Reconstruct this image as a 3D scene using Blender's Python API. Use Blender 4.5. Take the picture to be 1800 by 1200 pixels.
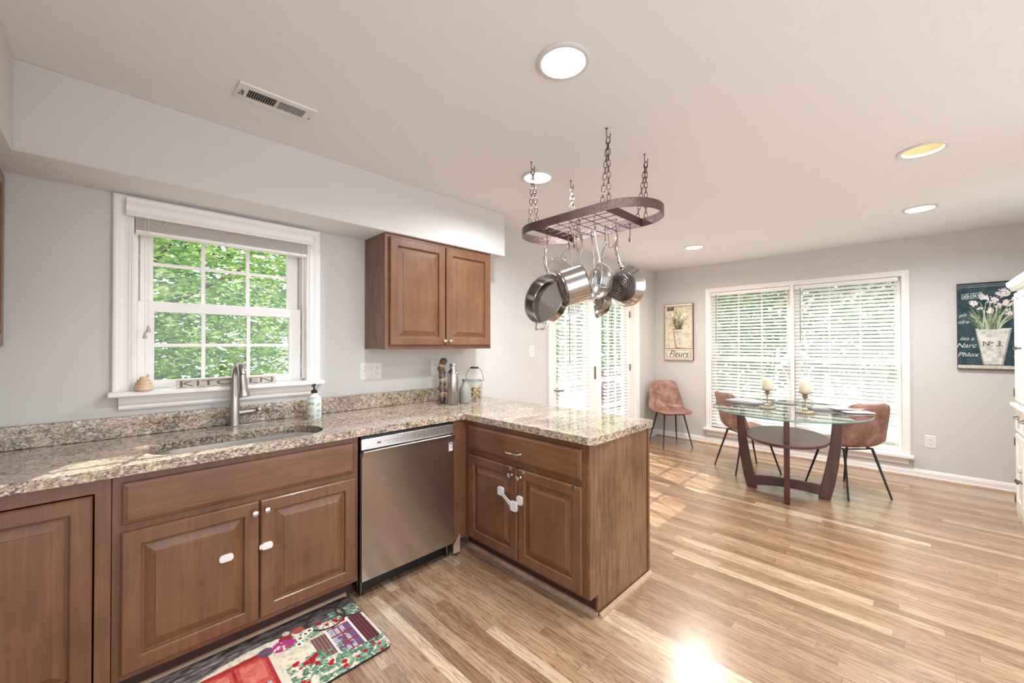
import bpy, bmesh, math, random
from mathutils import Vector, Matrix
C = bpy.context.scene.collection
for _o in list(bpy.data.objects): bpy.data.objects.remove(_o)
random.seed(7)
PI = math.pi

# ------------------------------------------------------------------ camera
CAMH = 1.366
def _cam():
    yaw, pit, rol = math.radians(45.0), 0.00832, -0.00136
    f = Vector((math.cos(yaw)*math.cos(pit), math.sin(yaw)*math.cos(pit), math.sin(pit)))
    r = Vector((math.sin(yaw), -math.cos(yaw), 0)); u = r.cross(f)
    r2 = r*math.cos(rol)+u*math.sin(rol); u2 = u*math.cos(rol)-r*math.sin(rol)
    M = Matrix((r2, u2, -f)).transposed().to_4x4(); M.translation = Vector((0, 0, CAMH))
    cd = bpy.data.cameras.new('camera'); cd.sensor_width = 36; cd.lens = 36*702.41/1800
    cd.clip_start = 0.02; cd.clip_end = 200
    co = bpy.data.objects.new('camera', cd); C.objects.link(co); co.matrix_world = M
    bpy.context.scene.camera = co
_cam()

# ------------------------------------------------------------------ world, sun, exposure
sc = bpy.context.scene
W = bpy.data.worlds.new('sky'); sc.world = W; W.use_nodes = True
_n = W.node_tree.nodes; _l = W.node_tree.links
_bg = _n['Background']
_bg.inputs[0].default_value = (0.915, 0.955, 1.0, 1); _bg.inputs[1].default_value = 2.0
sun_d = bpy.data.lights.new('sun', 'SUN'); sun_d.energy = 9.5; sun_d.angle = 0.012; sun_d.color = (1, 0.95, 0.86)
sun_o = bpy.data.objects.new('sun', sun_d); C.objects.link(sun_o)
sun_o.rotation_euler = Vector((-0.27, -0.60, -0.75)).to_track_quat('-Z', 'Y').to_euler()
sc.view_settings.view_transform = 'Standard'; sc.view_settings.look = 'None'
sc.view_settings.gamma = 1.0; sc.view_settings.use_curve_mapping = False
sc.view_settings.exposure = 0.48
LAMP_W = 22.0
sc.cycles.max_bounces = 10; sc.cycles.diffuse_bounces = 5; sc.cycles.glossy_bounces = 5
sc.cycles.transmission_bounces = 8; sc.cycles.transparent_max_bounces = 24
sc.cycles.sample_clamp_indirect = 6.0; sc.cycles.caustics_reflective = False; sc.cycles.caustics_refractive = False

# ------------------------------------------------------------------ materials
def srgb(r, g, b):
    def f(c):
        c /= 255.0
        return c/12.92 if c <= 0.04045 else ((c+0.055)/1.055)**2.4
    return (f(r), f(g), f(b), 1)
def mat(name):
    m = bpy.data.materials.new(name); m.use_nodes = True
    return m, m.node_tree.nodes, m.node_tree.links, m.node_tree.nodes['Principled BSDF']
def plain(name, col, rough=0.5, metal=0.0, bump=0.0, bscale=80, spec=0.5, var=0.0, vscale=6.0, coat=0.0, sheen=0.0):
    m, n, l, b = mat(name)
    b.inputs['Base Color'].default_value = col; b.inputs['Roughness'].default_value = rough
    b.inputs['Metallic'].default_value = metal; b.inputs['Specular IOR Level'].default_value = spec
    b.inputs['Coat Weight'].default_value = coat
    tc = n.new('ShaderNodeTexCoord')
    nz = n.new('ShaderNodeTexNoise'); nz.inputs['Scale'].default_value = vscale; nz.inputs['Detail'].default_value = 4
    l.new(tc.outputs['Object'], nz.inputs['Vector'])
    if var:
        mx = n.new('ShaderNodeMix'); mx.data_type = 'RGBA'
        mx.inputs[6].default_value = tuple(c*(1-var) for c in col[:3])+(1,)
        mx.inputs[7].default_value = tuple(min(1, c*(1+var)) for c in col[:3])+(1,)
        l.new(nz.outputs[0], mx.inputs[0]); l.new(mx.outputs[2], b.inputs['Base Color'])
    if bump:
        n2 = n.new('ShaderNodeTexNoise'); n2.inputs['Scale'].default_value = bscale; n2.inputs['Detail'].default_value = 3
        l.new(tc.outputs['Object'], n2.inputs['Vector'])
        bp = n.new('ShaderNodeBump'); bp.inputs['Strength'].default_value = bump; bp.inputs['Distance'].default_value = 0.01
        l.new(n2.outputs[0], bp.inputs['Height']); l.new(bp.outputs[0], b.inputs['Normal'])
    return m
def ramp(n, stops):
    r = n.new('ShaderNodeValToRGB'); e = r.color_ramp.elements
    while len(e) < len(stops): e.new(0.5)
    for k, (p, c) in enumerate(stops): e[k].position = p; e[k].color = c
    return r
def wood(name, axis, dark, mid, light, rough=0.38, gs=1.0, contrast=1.0):
    m, n, l, b = mat(name)
    tc = n.new('ShaderNodeTexCoord'); mp = n.new('ShaderNodeMapping')
    s = [26*gs, 26*gs, 26*gs]; s[axis] = 1.6*gs; mp.inputs['Scale'].default_value = s
    l.new(tc.outputs['Object'], mp.inputs['Vector'])
    a = n.new('ShaderNodeTexNoise'); a.inputs['Scale'].default_value = 1.0; a.inputs['Detail'].default_value = 7
    a.inputs['Roughness'].default_value = 0.62; a.inputs['Distortion'].default_value = 0.8
    l.new(mp.outputs[0], a.inputs['Vector'])
    c2 = n.new('ShaderNodeTexNoise'); c2.inputs['Scale'].default_value = 5.0; c2.inputs['Detail'].default_value = 3
    l.new(tc.outputs['Object'], c2.inputs['Vector'])
    ad = n.new('ShaderNodeMath'); ad.operation = 'MULTIPLY_ADD'; ad.inputs[1].default_value = 0.62*contrast; 
    l.new(a.outputs[0], ad.inputs[0])
    m2 = n.new('ShaderNodeMath'); m2.operation = 'MULTIPLY_ADD'; m2.inputs[1].default_value = 0.40; m2.inputs[2].default_value = 0.31*(1-contrast)
    l.new(c2.outputs[0], m2.inputs[0]); l.new(m2.outputs[0], ad.inputs[2])
    r = ramp(n, [(0.30, dark), (0.52, mid), (0.74, light)])
    l.new(ad.outputs[0], r.inputs[0]); l.new(r.outputs[0], b.inputs['Base Color'])
    b.inputs['Roughness'].default_value = rough; b.inputs['Coat Weight'].default_value = 0.3; b.inputs['Coat Roughness'].default_value = 0.16; b.inputs['Specular IOR Level'].default_value = 0.35
    bp = n.new('ShaderNodeBump'); bp.inputs['Strength'].default_value = 0.06; bp.inputs['Distance'].default_value = 0.004
    l.new(a.outputs[0], bp.inputs['Height']); l.new(bp.outputs[0], b.inputs['Normal'])
    return m
def thin_glass(name, tint=(1, 1, 1, 1), ior=1.45, rough=0.0, gain=1.0):
    m, n, l, b = mat(name); n.remove(b)
    tr = n.new('ShaderNodeBsdfTransparent'); tr.inputs[0].default_value = tint
    gl = n.new('ShaderNodeBsdfGlossy'); gl.inputs['Roughness'].default_value = rough
    lw = n.new('ShaderNodeLayerWeight'); lw.inputs[0].default_value = 0.5
    pw = n.new('ShaderNodeMath'); pw.operation = 'POWER'; pw.inputs[1].default_value = 5.0; l.new(lw.outputs['Facing'], pw.inputs[0])
    f0 = ((ior-1)/(ior+1))**2
    mu = n.new('ShaderNodeMath'); mu.operation = 'MULTIPLY_ADD'; mu.inputs[1].default_value = (1-f0)*gain; mu.inputs[2].default_value = f0*gain; mu.use_clamp = True
    mx = n.new('ShaderNodeMixShader'); l.new(pw.outputs[0], mu.inputs[0]); l.new(mu.outputs[0], mx.inputs[0])
    l.new(tr.outputs[0], mx.inputs[1]); l.new(gl.outputs[0], mx.inputs[2])
    l.new(mx.outputs[0], n['Material Output'].inputs[0])
    return m
def emit(name, col, s):
    m, n, l, b = mat(name); b.inputs['Base Color'].default_value = (0, 0, 0, 1)
    b.inputs['Emission Color'].default_value = col; b.inputs['Emission Strength'].default_value = s
    return m
def steel(name, col, rough, axis=None, aniso=0.0):
    m, n, l, b = mat(name); b.inputs['Metallic'].default_value = 1; b.inputs['Base Color'].default_value = col
    b.inputs['Roughness'].default_value = rough
    if axis is not None:
        tc = n.new('ShaderNodeTexCoord'); mp = n.new('ShaderNodeMapping')
        s = [500, 500, 500]; s[axis] = 3; mp.inputs['Scale'].default_value = s
        l.new(tc.outputs['Object'], mp.inputs['Vector'])
        a = n.new('ShaderNodeTexNoise'); a.inputs['Scale'].default_value = 1; a.inputs['Detail'].default_value = 2
        l.new(mp.outputs[0], a.inputs['Vector'])
        bp = n.new('ShaderNodeBump'); bp.inputs['Strength'].default_value = 0.05; bp.inputs['Distance'].default_value = 0.002
        l.new(a.outputs[0], bp.inputs['Height']); l.new(bp.outputs[0], b.inputs['Normal'])
    return m
def vcol(name, rough=0.8, bump=0.0):
    m, n, l, b = mat(name); a = n.new('ShaderNodeAttribute'); a.attribute_name = 'print'
    l.new(a.outputs['Color'], b.inputs['Base Color']); b.inputs['Roughness'].default_value = rough
    b.inputs['Specular IOR Level'].default_value = 0.2
    return m
def slat_mat(name, col, t):
    m, n, l, b = mat(name); b.inputs['Base Color'].default_value = col; b.inputs['Roughness'].default_value = 0.4
    tl = n.new('ShaderNodeBsdfTranslucent'); tl.inputs[0].default_value = col
    mx = n.new('ShaderNodeMixShader'); mx.inputs[0].default_value = t
    l.new(b.outputs[0], mx.inputs[1]); l.new(tl.outputs[0], mx.inputs[2]); l.new(mx.outputs[0], n['Material Output'].inputs[0])
    return m
def leaf_mat(name, cols, t=0.5):
    m, n, l, b = mat(name)
    tc = n.new('ShaderNodeTexCoord'); nz = n.new('ShaderNodeTexNoise'); nz.inputs['Scale'].default_value = 5.5; nz.inputs['Detail'].default_value = 5
    l.new(tc.outputs['Object'], nz.inputs['Vector'])
    r = ramp(n, cols); l.new(nz.outputs[0], r.inputs[0])
    l.new(r.outputs[0], b.inputs['Base Color']); b.inputs['Roughness'].default_value = 0.45
    tl = n.new('ShaderNodeBsdfTranslucent'); l.new(r.outputs[0], tl.inputs[0])
    mx = n.new('ShaderNodeMixShader'); mx.inputs[0].default_value = t
    l.new(b.outputs[0], mx.inputs[1]); l.new(tl.outputs[0], mx.inputs[2]); l.new(mx.outputs[0], n['Material Output'].inputs[0])
    return m
def granite():
    m, n, l, b = mat('granite')
    tc = n.new('ShaderNodeTexCoord'); mp = n.new('ShaderNodeMapping'); mp.inputs['Rotation'].default_value = (0.3, 0.2, 0.55)
    mp.inputs['Scale'].default_value = (0.75, 1.5, 1.2); l.new(tc.outputs['Object'], mp.inputs['Vector'])
    def nz(s, d, r, di):
        q = n.new('ShaderNodeTexNoise'); q.inputs['Scale'].default_value = s; q.inputs['Detail'].default_value = d
        q.inputs['Roughness'].default_value = r; q.inputs['Distortion'].default_value = di; l.new(mp.outputs[0], q.inputs['Vector']); return q.outputs[0]
    big, med, fin, dk = nz(7, 4, 0.5, 0.5), nz(62, 4, 0.6, 1.0), nz(150, 3, 0.6, 0.8), nz(72, 5, 0.68, 1.8)
    r1 = ramp(n, [(0.30, srgb(120, 96, 74)), (0.42, srgb(166, 141, 114)), (0.55, srgb(198, 180, 157)), (0.68, srgb(228, 219, 207))])
    l.new(med, r1.inputs[0])
    ad = n.new('ShaderNodeMath'); ad.operation = 'MULTIPLY_ADD'; ad.inputs[1].default_value = 0.28; l.new(big, ad.inputs[0])
    a2 = n.new('ShaderNodeMath'); a2.operation = 'MULTIPLY_ADD'; a2.inputs[1].default_value = 0.30; l.new(fin, a2.inputs[0]); l.new(dk, a2.inputs[2]); l.new(a2.outputs[0], ad.inputs[2])
    r3 = ramp(n, [(0.745, (1, 1, 1, 1)), (0.78, (0, 0, 0, 1))]); l.new(ad.outputs[0], r3.inputs[0])
    mx = n.new('ShaderNodeMix'); mx.data_type = 'RGBA'; mx.inputs[7].default_value = srgb(62, 50, 44)
    mm = n.new('ShaderNodeMath'); mm.operation = 'MULTIPLY'; mm.inputs[1].default_value = 0.9; l.new(r3.outputs[0], mm.inputs[0])
    l.new(mm.outputs[0], mx.inputs[0]); l.new(r1.outputs[0], mx.inputs[6]); l.new(mx.outputs[2], b.inputs['Base Color'])
    b.inputs['Roughness'].default_value = 0.06; b.inputs['Specular IOR Level'].default_value = 0.6
    b.inputs['Coat Weight'].default_value = 0.2; b.inputs['Coat Roughness'].default_value = 0.03
    return m
def floor_mat():
    m, n, l, b = mat('oak_floor')
    def M(op, a, bb=None, c=None):
        q = n.new('ShaderNodeMath'); q.operation = op
        for k, v in enumerate((a, bb, c)):
            if v is None: continue
            if isinstance(v, (int, float)): q.inputs[k].default_value = v
            else: l.new(v, q.inputs[k])
        return q.outputs[0]
    tc = n.new('ShaderNodeTexCoord'); sx = n.new('ShaderNodeSeparateXYZ'); l.new(tc.outputs['Object'], sx.inputs[0])
    u = M('DIVIDE', sx.outputs[0], 0.0575); row = M('FLOOR', u); fu = M('FRACT', u)
    wn = n.new('ShaderNodeTexWhiteNoise'); wn.noise_dimensions = '1D'; l.new(row, wn.inputs['W'])
    v = M('MULTIPLY_ADD', wn.outputs['Value'], 7.3, M('DIVIDE', sx.outputs[1], 1.05)); col = M('FLOOR', v); fv = M('FRACT', v)
    cb = n.new('ShaderNodeCombineXYZ'); l.new(row, cb.inputs[0]); l.new(col, cb.inputs[1])
    w2 = n.new('ShaderNodeTexWhiteNoise'); w2.noise_dimensions = '2D'; l.new(cb.outputs[0], w2.inputs['Vector'])
    tone = ramp(n, [(0.0, srgb(134, 104, 79)), (0.3, srgb(150, 119, 92)), (0.65, srgb(162, 132, 105)), (0.92, srgb(174, 147, 120)), (1.0, srgb(198, 175, 148))])
    l.new(w2.outputs['Value'], tone.inputs[0])
    # grain
    gx = M('MULTIPLY_ADD', w2.outputs['Value'], 37.0, M('MULTIPLY', sx.outputs[0], 46.0)); gy = M('MULTIPLY_ADD', wn.outputs['Value'], 11.0, M('MULTIPLY', sx.outputs[1], 2.3))
    cg = n.new('ShaderNodeCombineXYZ'); l.new(gx, cg.inputs[0]); l.new(gy, cg.inputs[1]); l.new(M('MULTIPLY', w2.outputs['Value'], 19.0), cg.inputs[2])
    g = n.new('ShaderNodeTexNoise'); g.inputs['Scale'].default_value = 1.0; g.inputs['Detail'].default_value = 6; g.inputs['Roughness'].default_value = 0.6; g.inputs['Distortion'].default_value = 1.5
    l.new(cg.outputs[0], g.inputs['Vector'])
    wv = M('SINE', M('MULTIPLY', g.outputs[0], 34.0))
    gr = ramp(n, [(0.0, (0.62, 0.53, 0.46, 1)), (0.25, (0.92, 0.88, 0.84, 1)), (1.0, (1.2, 1.19, 1.18, 1))])
    l.new(M('MULTIPLY_ADD', wv, 0.5, 0.5), gr.inputs[0])
    mx = n.new('ShaderNodeMix'); mx.data_type = 'RGBA'; mx.blend_type = 'MULTIPLY'; mx.inputs[0].default_value = 1.0
    l.new(tone.outputs[0], mx.inputs[6]); l.new(gr.outputs[0], mx.inputs[7])
    e1 = M('LESS_THAN', fu, 0.022); e2 = M('LESS_THAN', fv, 0.0022); ed = M('MAXIMUM', e1, e2)
    m3 = n.new('ShaderNodeMix'); m3.data_type = 'RGBA'; m3.inputs[7].default_value = srgb(96, 66, 44)
    l.new(M('MULTIPLY', ed, 0.65), m3.inputs[0]); l.new(mx.outputs[2], m3.inputs[6]); l.new(m3.outputs[2], b.inputs['Base Color'])
    b.inputs['Roughness'].default_value = 0.26; b.inputs['Coat Weight'].default_value = 1.0; b.inputs['Coat IOR'].default_value = 1.6; b.inputs['Coat Roughness'].default_value = 0.25
    n3 = n.new('ShaderNodeTexNoise'); n3.inputs['Scale'].default_value = 3; l.new(tc.outputs['Object'], n3.inputs['Vector'])
    bp = n.new('ShaderNodeBump'); bp.inputs['Strength'].default_value = 0.10; bp.inputs['Distance'].default_value = 0.004
    hh = M('ADD', M('MULTIPLY', w2.outputs['Value'], 0.35), M('MULTIPLY_ADD', g.outputs[0], 0.4, M('MULTIPLY', ed, -1.0)))
    l.new(hh, bp.inputs['Height']); l.new(bp.outputs[0], b.inputs['Normal']); l.new(bp.outputs[0], b.inputs['Coat Normal'])
    return m
MT = {}
MT['wall'] = plain('grey_wall_paint', srgb(206, 202, 198), 0.75, bump=0.05, bscale=220)
MT['ceil'] = plain('ceiling_paint', srgb(232, 231, 231), 0.85, bump=0.25, bscale=18)
MT['white'] = plain('white_trim_paint', srgb(238, 234, 230), 0.35, bump=0.02, bscale=30)
MT['floor'] = floor_mat()
MT['granite'] = granite()
_d, _m, _li = srgb(86, 55, 37), srgb(112, 76, 52), srgb(132, 94, 68)
MT['wood_z'] = wood('brown_maple_vertical', 2, _d, _m, _li, gs=1.8, contrast=0.75)
MT['wood_x'] = wood('brown_maple_horizontal', 0, _d, _m, _li, gs=1.8, contrast=0.75)
MT['wood_y'] = wood('brown_maple_lengthwise', 1, _d, _m, _li, gs=1.8, contrast=0.75)
MT['oak'] = wood('stained_oak_panel', 2, srgb(74, 50, 35), srgb(116, 84, 60), srgb(146, 112, 86), gs=2.6, contrast=1.5)
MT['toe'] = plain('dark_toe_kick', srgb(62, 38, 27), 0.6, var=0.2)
MT['shoe'] = wood('oak_shoe_moulding', 0, srgb(146, 118, 94), srgb(178, 150, 126), srgb(196, 170, 148))
MT['dark_table'] = wood('espresso_wood', 2, srgb(52, 28, 22), srgb(74, 42, 34), srgb(96, 58, 48), rough=0.45)
MT['steel'] = steel('brushed_steel', srgb(214, 210, 206), 0.30, axis=0)
MT['steel_v'] = steel('brushed_steel_vertical', srgb(206, 200, 195), 0.27, axis=2)
MT['pan'] = steel('polished_steel', srgb(182, 178, 175), 0.10)
MT['pan_in'] = steel('satin_steel', srgb(172, 168, 165), 0.22)
MT['pan_base'] = steel('dark_base_steel', srgb(128, 122, 120), 0.24)
MT['nickel'] = steel('brushed_nickel', srgb(178, 172, 166), 0.28)
MT['chrome'] = steel('bright_nickel', srgb(220, 216, 212), 0.12)
MT['bronze'] = plain('hammered_bronze', srgb(84, 62, 57), 0.34, metal=0.5, bump=0.6, bscale=190, var=0.2, vscale=120)
MT['chain'] = plain('bronze_chain', srgb(96, 78, 68), 0.35, metal=0.8, var=0.1)
MT['black'] = plain('black_plastic', srgb(22, 20, 20), 0.35)
MT['black_metal'] = plain('black_metal', srgb(38, 36, 36), 0.4, metal=0.3, var=0.1)
def leather():
    m, n, l, b = mat('brown_leather'); tc = n.new('ShaderNodeTexCoord')
    a = n.new('ShaderNodeTexNoise'); a.inputs['Scale'].default_value = 10; a.inputs['Detail'].default_value = 6; a.inputs['Roughness'].default_value = 0.65
    l.new(tc.outputs['Object'], a.inputs['Vector'])
    r = ramp(n, [(0.34, srgb(118, 82, 72)), (0.5, srgb(146, 108, 96)), (0.66, srgb(176, 138, 126))]); l.new(a.outputs[0], r.inputs[0]); l.new(r.outputs[0], b.inputs['Base Color'])
    b.inputs['Roughness'].default_value = 0.38
    c = n.new('ShaderNodeTexNoise'); c.inputs['Scale'].default_value = 150; l.new(tc.outputs['Object'], c.inputs['Vector'])
    bp = n.new('ShaderNodeBump'); bp.inputs['Strength'].default_value = 0.12; bp.inputs['Distance'].default_value = 0.004; l.new(c.outputs[0], bp.inputs['Height']); l.new(bp.outputs[0], b.inputs['Normal'])
    return m
MT['leather'] = leather()
MT['slat'] = slat_mat('blind_slat', srgb(250, 249, 247), 0.45)
MT['slat_grey'] = plain('stacked_slats', srgb(206, 198, 190), 0.5, var=0.05)
MT['glass'] = thin_glass('window_glass')
MT['jar'] = thin_glass('jar_glass', (0.975, 0.985, 0.98, 1), 1.5, gain=1.1)
MT['table_glass'] = thin_glass('table_glass', (0.955, 0.985, 0.975, 1), 1.52, gain=1.25)
MT['glass_edge'] = plain('glass_edge', srgb(98, 132, 124), 0.15)
MT['plate'] = plain('white_plastic', srgb(224, 221, 218), 0.35)
MT['slot'] = plain('dark_slot', srgb(48, 42, 40), 0.6)
MT['hutch'] = plain('cream_white_paint', srgb(240, 239, 230), 0.4)
MT['pewter'] = plain('pewter_hardware', srgb(120, 114, 106), 0.35, metal=0.9)
MT['candle'] = plain('ivory_wax', srgb(220, 210, 184), 0.55)
MT['gold'] = plain('antique_gold', srgb(166, 152, 128), 0.42, metal=0.35, var=0.15, vscale=40)
MT['paper'] = plain('white_paper', srgb(236, 234, 232), 0.6)
MT['grey_paper'] = plain('grey_cover', srgb(168, 164, 162), 0.5, var=0.1, vscale=20)
MT['dark_paper'] = plain('dark_placemat', srgb(92, 88, 90), 0.6)
MT['hive'] = wood('pale_carved_wood', 0, srgb(196, 164, 128), srgb(220, 192, 158), srgb(236, 214, 184), rough=0.5)
MT['sign'] = wood('whitewashed_board', 0, srgb(176, 166, 154), srgb(206, 198, 186), srgb(224, 218, 208), rough=0.7)
MT['ink'] = plain('dark_ink', srgb(112, 100, 90), 0.8)
MT['black_ink'] = plain('black_ink', srgb(52, 48, 46), 0.8)
MT['chalk'] = plain('chalk', srgb(206, 214, 212), 0.9)
MT['white_ink'] = plain('white_ink', srgb(245, 244, 242), 0.5)
MT['grey_ink'] = plain('grey_ink', srgb(110, 104, 100), 0.6)
MT['vase'] = plain('grey_frosted_glass', srgb(140, 138, 131), 0.4, var=0.18, vscale=22)
MT['cork'] = plain('cork', srgb(190, 158, 120), 0.85, var=0.25, vscale=60)
MT['dark_cork'] = plain('dark_wood_pieces', srgb(104, 76, 60), 0.7, var=0.4, vscale=30)
MT['soap'] = plain('soap_label_white', srgb(226, 228, 216), 0.35)
MT['teal'] = plain('teal_ink', srgb(90, 158, 168), 0.5)
MT['navy'] = plain('navy_ink', srgb(52, 64, 92), 0.5)
MT['print'] = vcol('printed_cloth', 0.75)
MT['lamp_white'] = emit('white_lamp', (1, 0.98, 0.96, 1), 5)
MT['lamp_warm'] = emit('warm_lamp', (1, 0.94, 0.84, 1), 5)
MT['can_white'] = plain('white_reflector', srgb(214, 212, 210), 0.3)
MT['can_gold'] = plain('gold_reflector', srgb(206, 176, 142), 0.35)
MT['cord'] = plain('white_cord', srgb(226, 222, 216), 0.7)
MT['tassel'] = plain('beige_tassel', srgb(196, 182, 166), 0.5)
MT['deck'] = plain('pale_patio_slab', srgb(172, 168, 162), 0.8, var=0.1)
MT['bark'] = plain('bark', srgb(96, 78, 62), 0.9, var=0.3, bump=0.5)
MT['leaf'] = leaf_mat('spring_leaves', [(0.3, srgb(72, 128, 58)), (0.45, srgb(128, 176, 92)), (0.58, srgb(190, 212, 142)), (0.68, srgb(226, 224, 196))], 0.5)
MT['leaf2'] = leaf_mat('deep_leaves', [(0.3, srgb(62, 112, 74)), (0.5, srgb(110, 158, 116)), (0.68, srgb(160, 188, 146))], 0.5)
MT['leaf4'] = leaf_mat('sunlit_pale_leaves', [(0.3, srgb(112, 158, 112)), (0.5, srgb(168, 200, 158)), (0.66, srgb(214, 226, 200))], 0.5)
MT['leaf3'] = leaf_mat('red_leaves', [(0.3, srgb(150, 60, 110)), (0.5, srgb(190, 100, 150)), (0.7, srgb(210, 150, 180))], 0.4)

# ------------------------------------------------------------------ mesh helpers
ROOT = {}
class MB:
    def __init__(s): s.v = []; s.f = []; s.mi = []; s.cur = 0
    def add(s, vs, fs):
        o = len(s.v); s.v += [tuple(v) for v in vs]
        for f in fs: s.f.append([i+o for i in f]); s.mi.append(s.cur)
        return s
    def box(s, x0, x1, y0, y1, z0, z1):
        x0, x1 = min(x0, x1), max(x0, x1); y0, y1 = min(y0, y1), max(y0, y1); z0, z1 = min(z0, z1), max(z0, z1)
        v = [(x, y, z) for z in (z0, z1) for y in (y0, y1) for x in (x0, x1)]
        return s.add(v, [(0, 2, 3, 1), (4, 5, 7, 6), (0, 1, 5, 4), (2, 6, 7, 3), (0, 4, 6, 2), (1, 3, 7, 5)])
    def tube(s, path, r, n=8, closed=False, flat=1.0, up=None):
        P = [Vector(p) for p in path]; m = len(P); rings = []; ref = Vector(up) if up else None
        for i in range(m):
            a = P[(i-1) % m] if (closed or i > 0) else P[i]; b = P[(i+1) % m] if (closed or i < m-1) else P[i]
            t = (b-a).normalized()
            if ref is None:
                ref = Vector((0, 0, 1)) if abs(t.z) < 0.9 else Vector((1, 0, 0))
            e1 = (ref - t*ref.dot(t))
            if e1.length < 1e-6: e1 = t.orthogonal()
            e1.normalize(); e2 = t.cross(e1)
            if up is None: ref = e1
            rr = r[i] if isinstance(r, (list, tuple)) else r
            rings.append([P[i]+e1*math.cos(2*PI*k/n)*rr*flat+e2*math.sin(2*PI*k/n)*rr for k in range(n)])
        vs = [v for q in rings for v in q]; fs = []
        for i in range(m if closed else m-1):
            j = (i+1) % m
            for k in range(n): fs.append((i*n+k, i*n+(k+1) % n, j*n+(k+1) % n, j*n+k))
        if not closed: fs += [tuple(range(n))[::-1], tuple((m-1)*n+k for k in range(n))]
        return s.add(vs, fs)
    def lathe(s, prof, o=(0, 0, 0), axis=(0, 0, 1), n=24, sx=1.0, sy=1.0, cap=True):
        A = Vector(axis).normalized(); e1 = Vector((1, 0, 0)) if abs(A.x) < 0.9 else Vector((0, 0, 1))
        e1 = (e1-A*e1.dot(A)).normalized(); e2 = A.cross(e1); O = Vector(o); vs = []; fs = []
        for r, h in prof:
            for k in range(n):
                a = 2*PI*k/n; vs.append(O+A*h+e1*(math.cos(a)*r*sx)+e2*(math.sin(a)*r*sy))
        m = len(prof)
        for i in range(m-1):
            for k in range(n): fs.append((i*n+k, i*n+(k+1) % n, (i+1)*n+(k+1) % n, (i+1)*n+k))
        if cap and prof[0][0] > 1e-6: fs.append(tuple(range(n))[::-1])
        if cap and prof[-1][0] > 1e-6: fs.append(tuple((m-1)*n+k for k in range(n)))
        return s.add(vs, fs)
    def prism(s, poly, fn, d0, d1):
        n = len(poly); vs = [fn(a, b, d0) for a, b in poly]+[fn(a, b, d1) for a, b in poly]
        fs = [tuple(range(n))[::-1], tuple(range(n, 2*n))]+[(i, (i+1) % n, n+(i+1) % n, n+i) for i in range(n)]
        return s.add(vs, fs)
    def panel(s, u0, u1, v0, v1, rings, fn):
        # concentric rectangle rings (inset, height); fn(u, v, w) -> point
        vs = []; fs = []
        for ins, h in rings:
            vs += [fn(u0+ins, v0+ins, h), fn(u1-ins, v0+ins, h), fn(u1-ins, v1-ins, h), fn(u0+ins, v1-ins, h)]
        for i in range(len(rings)-1):
            for k in range(4): fs.append((i*4+k, i*4+(k+1) % 4, i*4+4+(k+1) % 4, i*4+4+k))
        e = (len(rings)-1)*4; fs += [(e, e+1, e+2, e+3), (3, 2, 1, 0)]
        return s.add(vs, fs)
    def plate(s, outer, holes, fn, d0, d1):
        bm = bmesh.new()
        for d in (d0, d1):
            es = []
            for loop in [outer]+holes:
                vv = [bm.verts.new(fn(a, b, d)) for a, b in loop]
                es += [bm.edges.new((vv[i], vv[(i+1) % len(vv)])) for i in range(len(vv))]
            bmesh.ops.triangle_fill(bm, use_beauty=True, edges=es)
        bm.verts.ensure_lookup_table()
        T = sum(len(q) for q in [outer]+holes); k = 0
        for loop in [outer]+holes:
            L = len(loop)
            for i in range(L):
                a, b = k+i, k+(i+1) % L
                bm.faces.new((bm.verts[a], bm.verts[b], bm.verts[b+T], bm.verts[a+T]))
            k += L
        bm.verts.index_update()
        s.add([v.co[:] for v in bm.verts], [[v.index for v in f.verts] for f in bm.faces]); bm.free()
        return s
    def build(s, name, m, parent=None, smooth=False, bevel=0.0, seg=2, sub=0, solid=0.0, base=None, local=False, fix=True):
        me = bpy.data.meshes.new(name)
        off = Vector((0, 0, 0))
        if parent is not None and not local: off = ROOT.get(parent.name, Vector((0, 0, 0)))
        if base is not None: off = Vector(base)
        me.from_pydata([Vector(v)-off for v in s.v], [], s.f); me.update()
        ms = m if isinstance(m, (list, tuple)) else [m]
        for q in ms: me.materials.append(MT[q] if isinstance(q, str) else q)
        if len(ms) > 1: me.polygons.foreach_set('material_index', s.mi)
        if fix:
            bm = bmesh.new(); bm.from_mesh(me); bmesh.ops.recalc_face_normals(bm, faces=bm.faces); bm.to_mesh(me); bm.free()
        o = bpy.data.objects.new(name, me); C.objects.link(o)
        if parent is not None:
            o.parent = parent; ROOT[o.name] = ROOT.get(parent.name, Vector((0, 0, 0))) if not local else Vector((0, 0, 0))
        elif base is not None: o.location = base; ROOT[o.name] = Vector(base)
        if solid: q = o.modifiers.new('solid', 'SOLIDIFY'); q.thickness = solid; q.offset = 0
        if bevel: q = o.modifiers.new('bevel', 'BEVEL'); q.width = bevel; q.segments = seg; q.limit_method = 'ANGLE'; q.angle_limit = 0.6
        if sub: q = o.modifiers.new('sub', 'SUBSURF'); q.levels = sub; q.render_levels = sub
        if smooth or bevel:
            me.polygons.foreach_set('use_smooth', [True]*len(me.polygons))
            if not sub: me.set_sharp_from_angle(angle=0.7)
        return o
def tag(o, label, cat, group=None, kind=None):
    if label: o['label'] = label
    if cat: o['category'] = cat
    if group: o['group'] = group
    if kind: o['kind'] = kind
    return o
def thing(name, label, cat, loc=(0, 0, 0), rz=0.0, group=None, kind=None):
    o = bpy.data.objects.new(name, None); o.empty_display_size = 0.1; C.objects.link(o); o.location = loc; o.rotation_euler = (0, 0, rz)
    ROOT[o.name] = Vector(loc) if rz == 0 else Vector((0, 0, 0))
    return tag(o, label, cat, group, kind)
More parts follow.
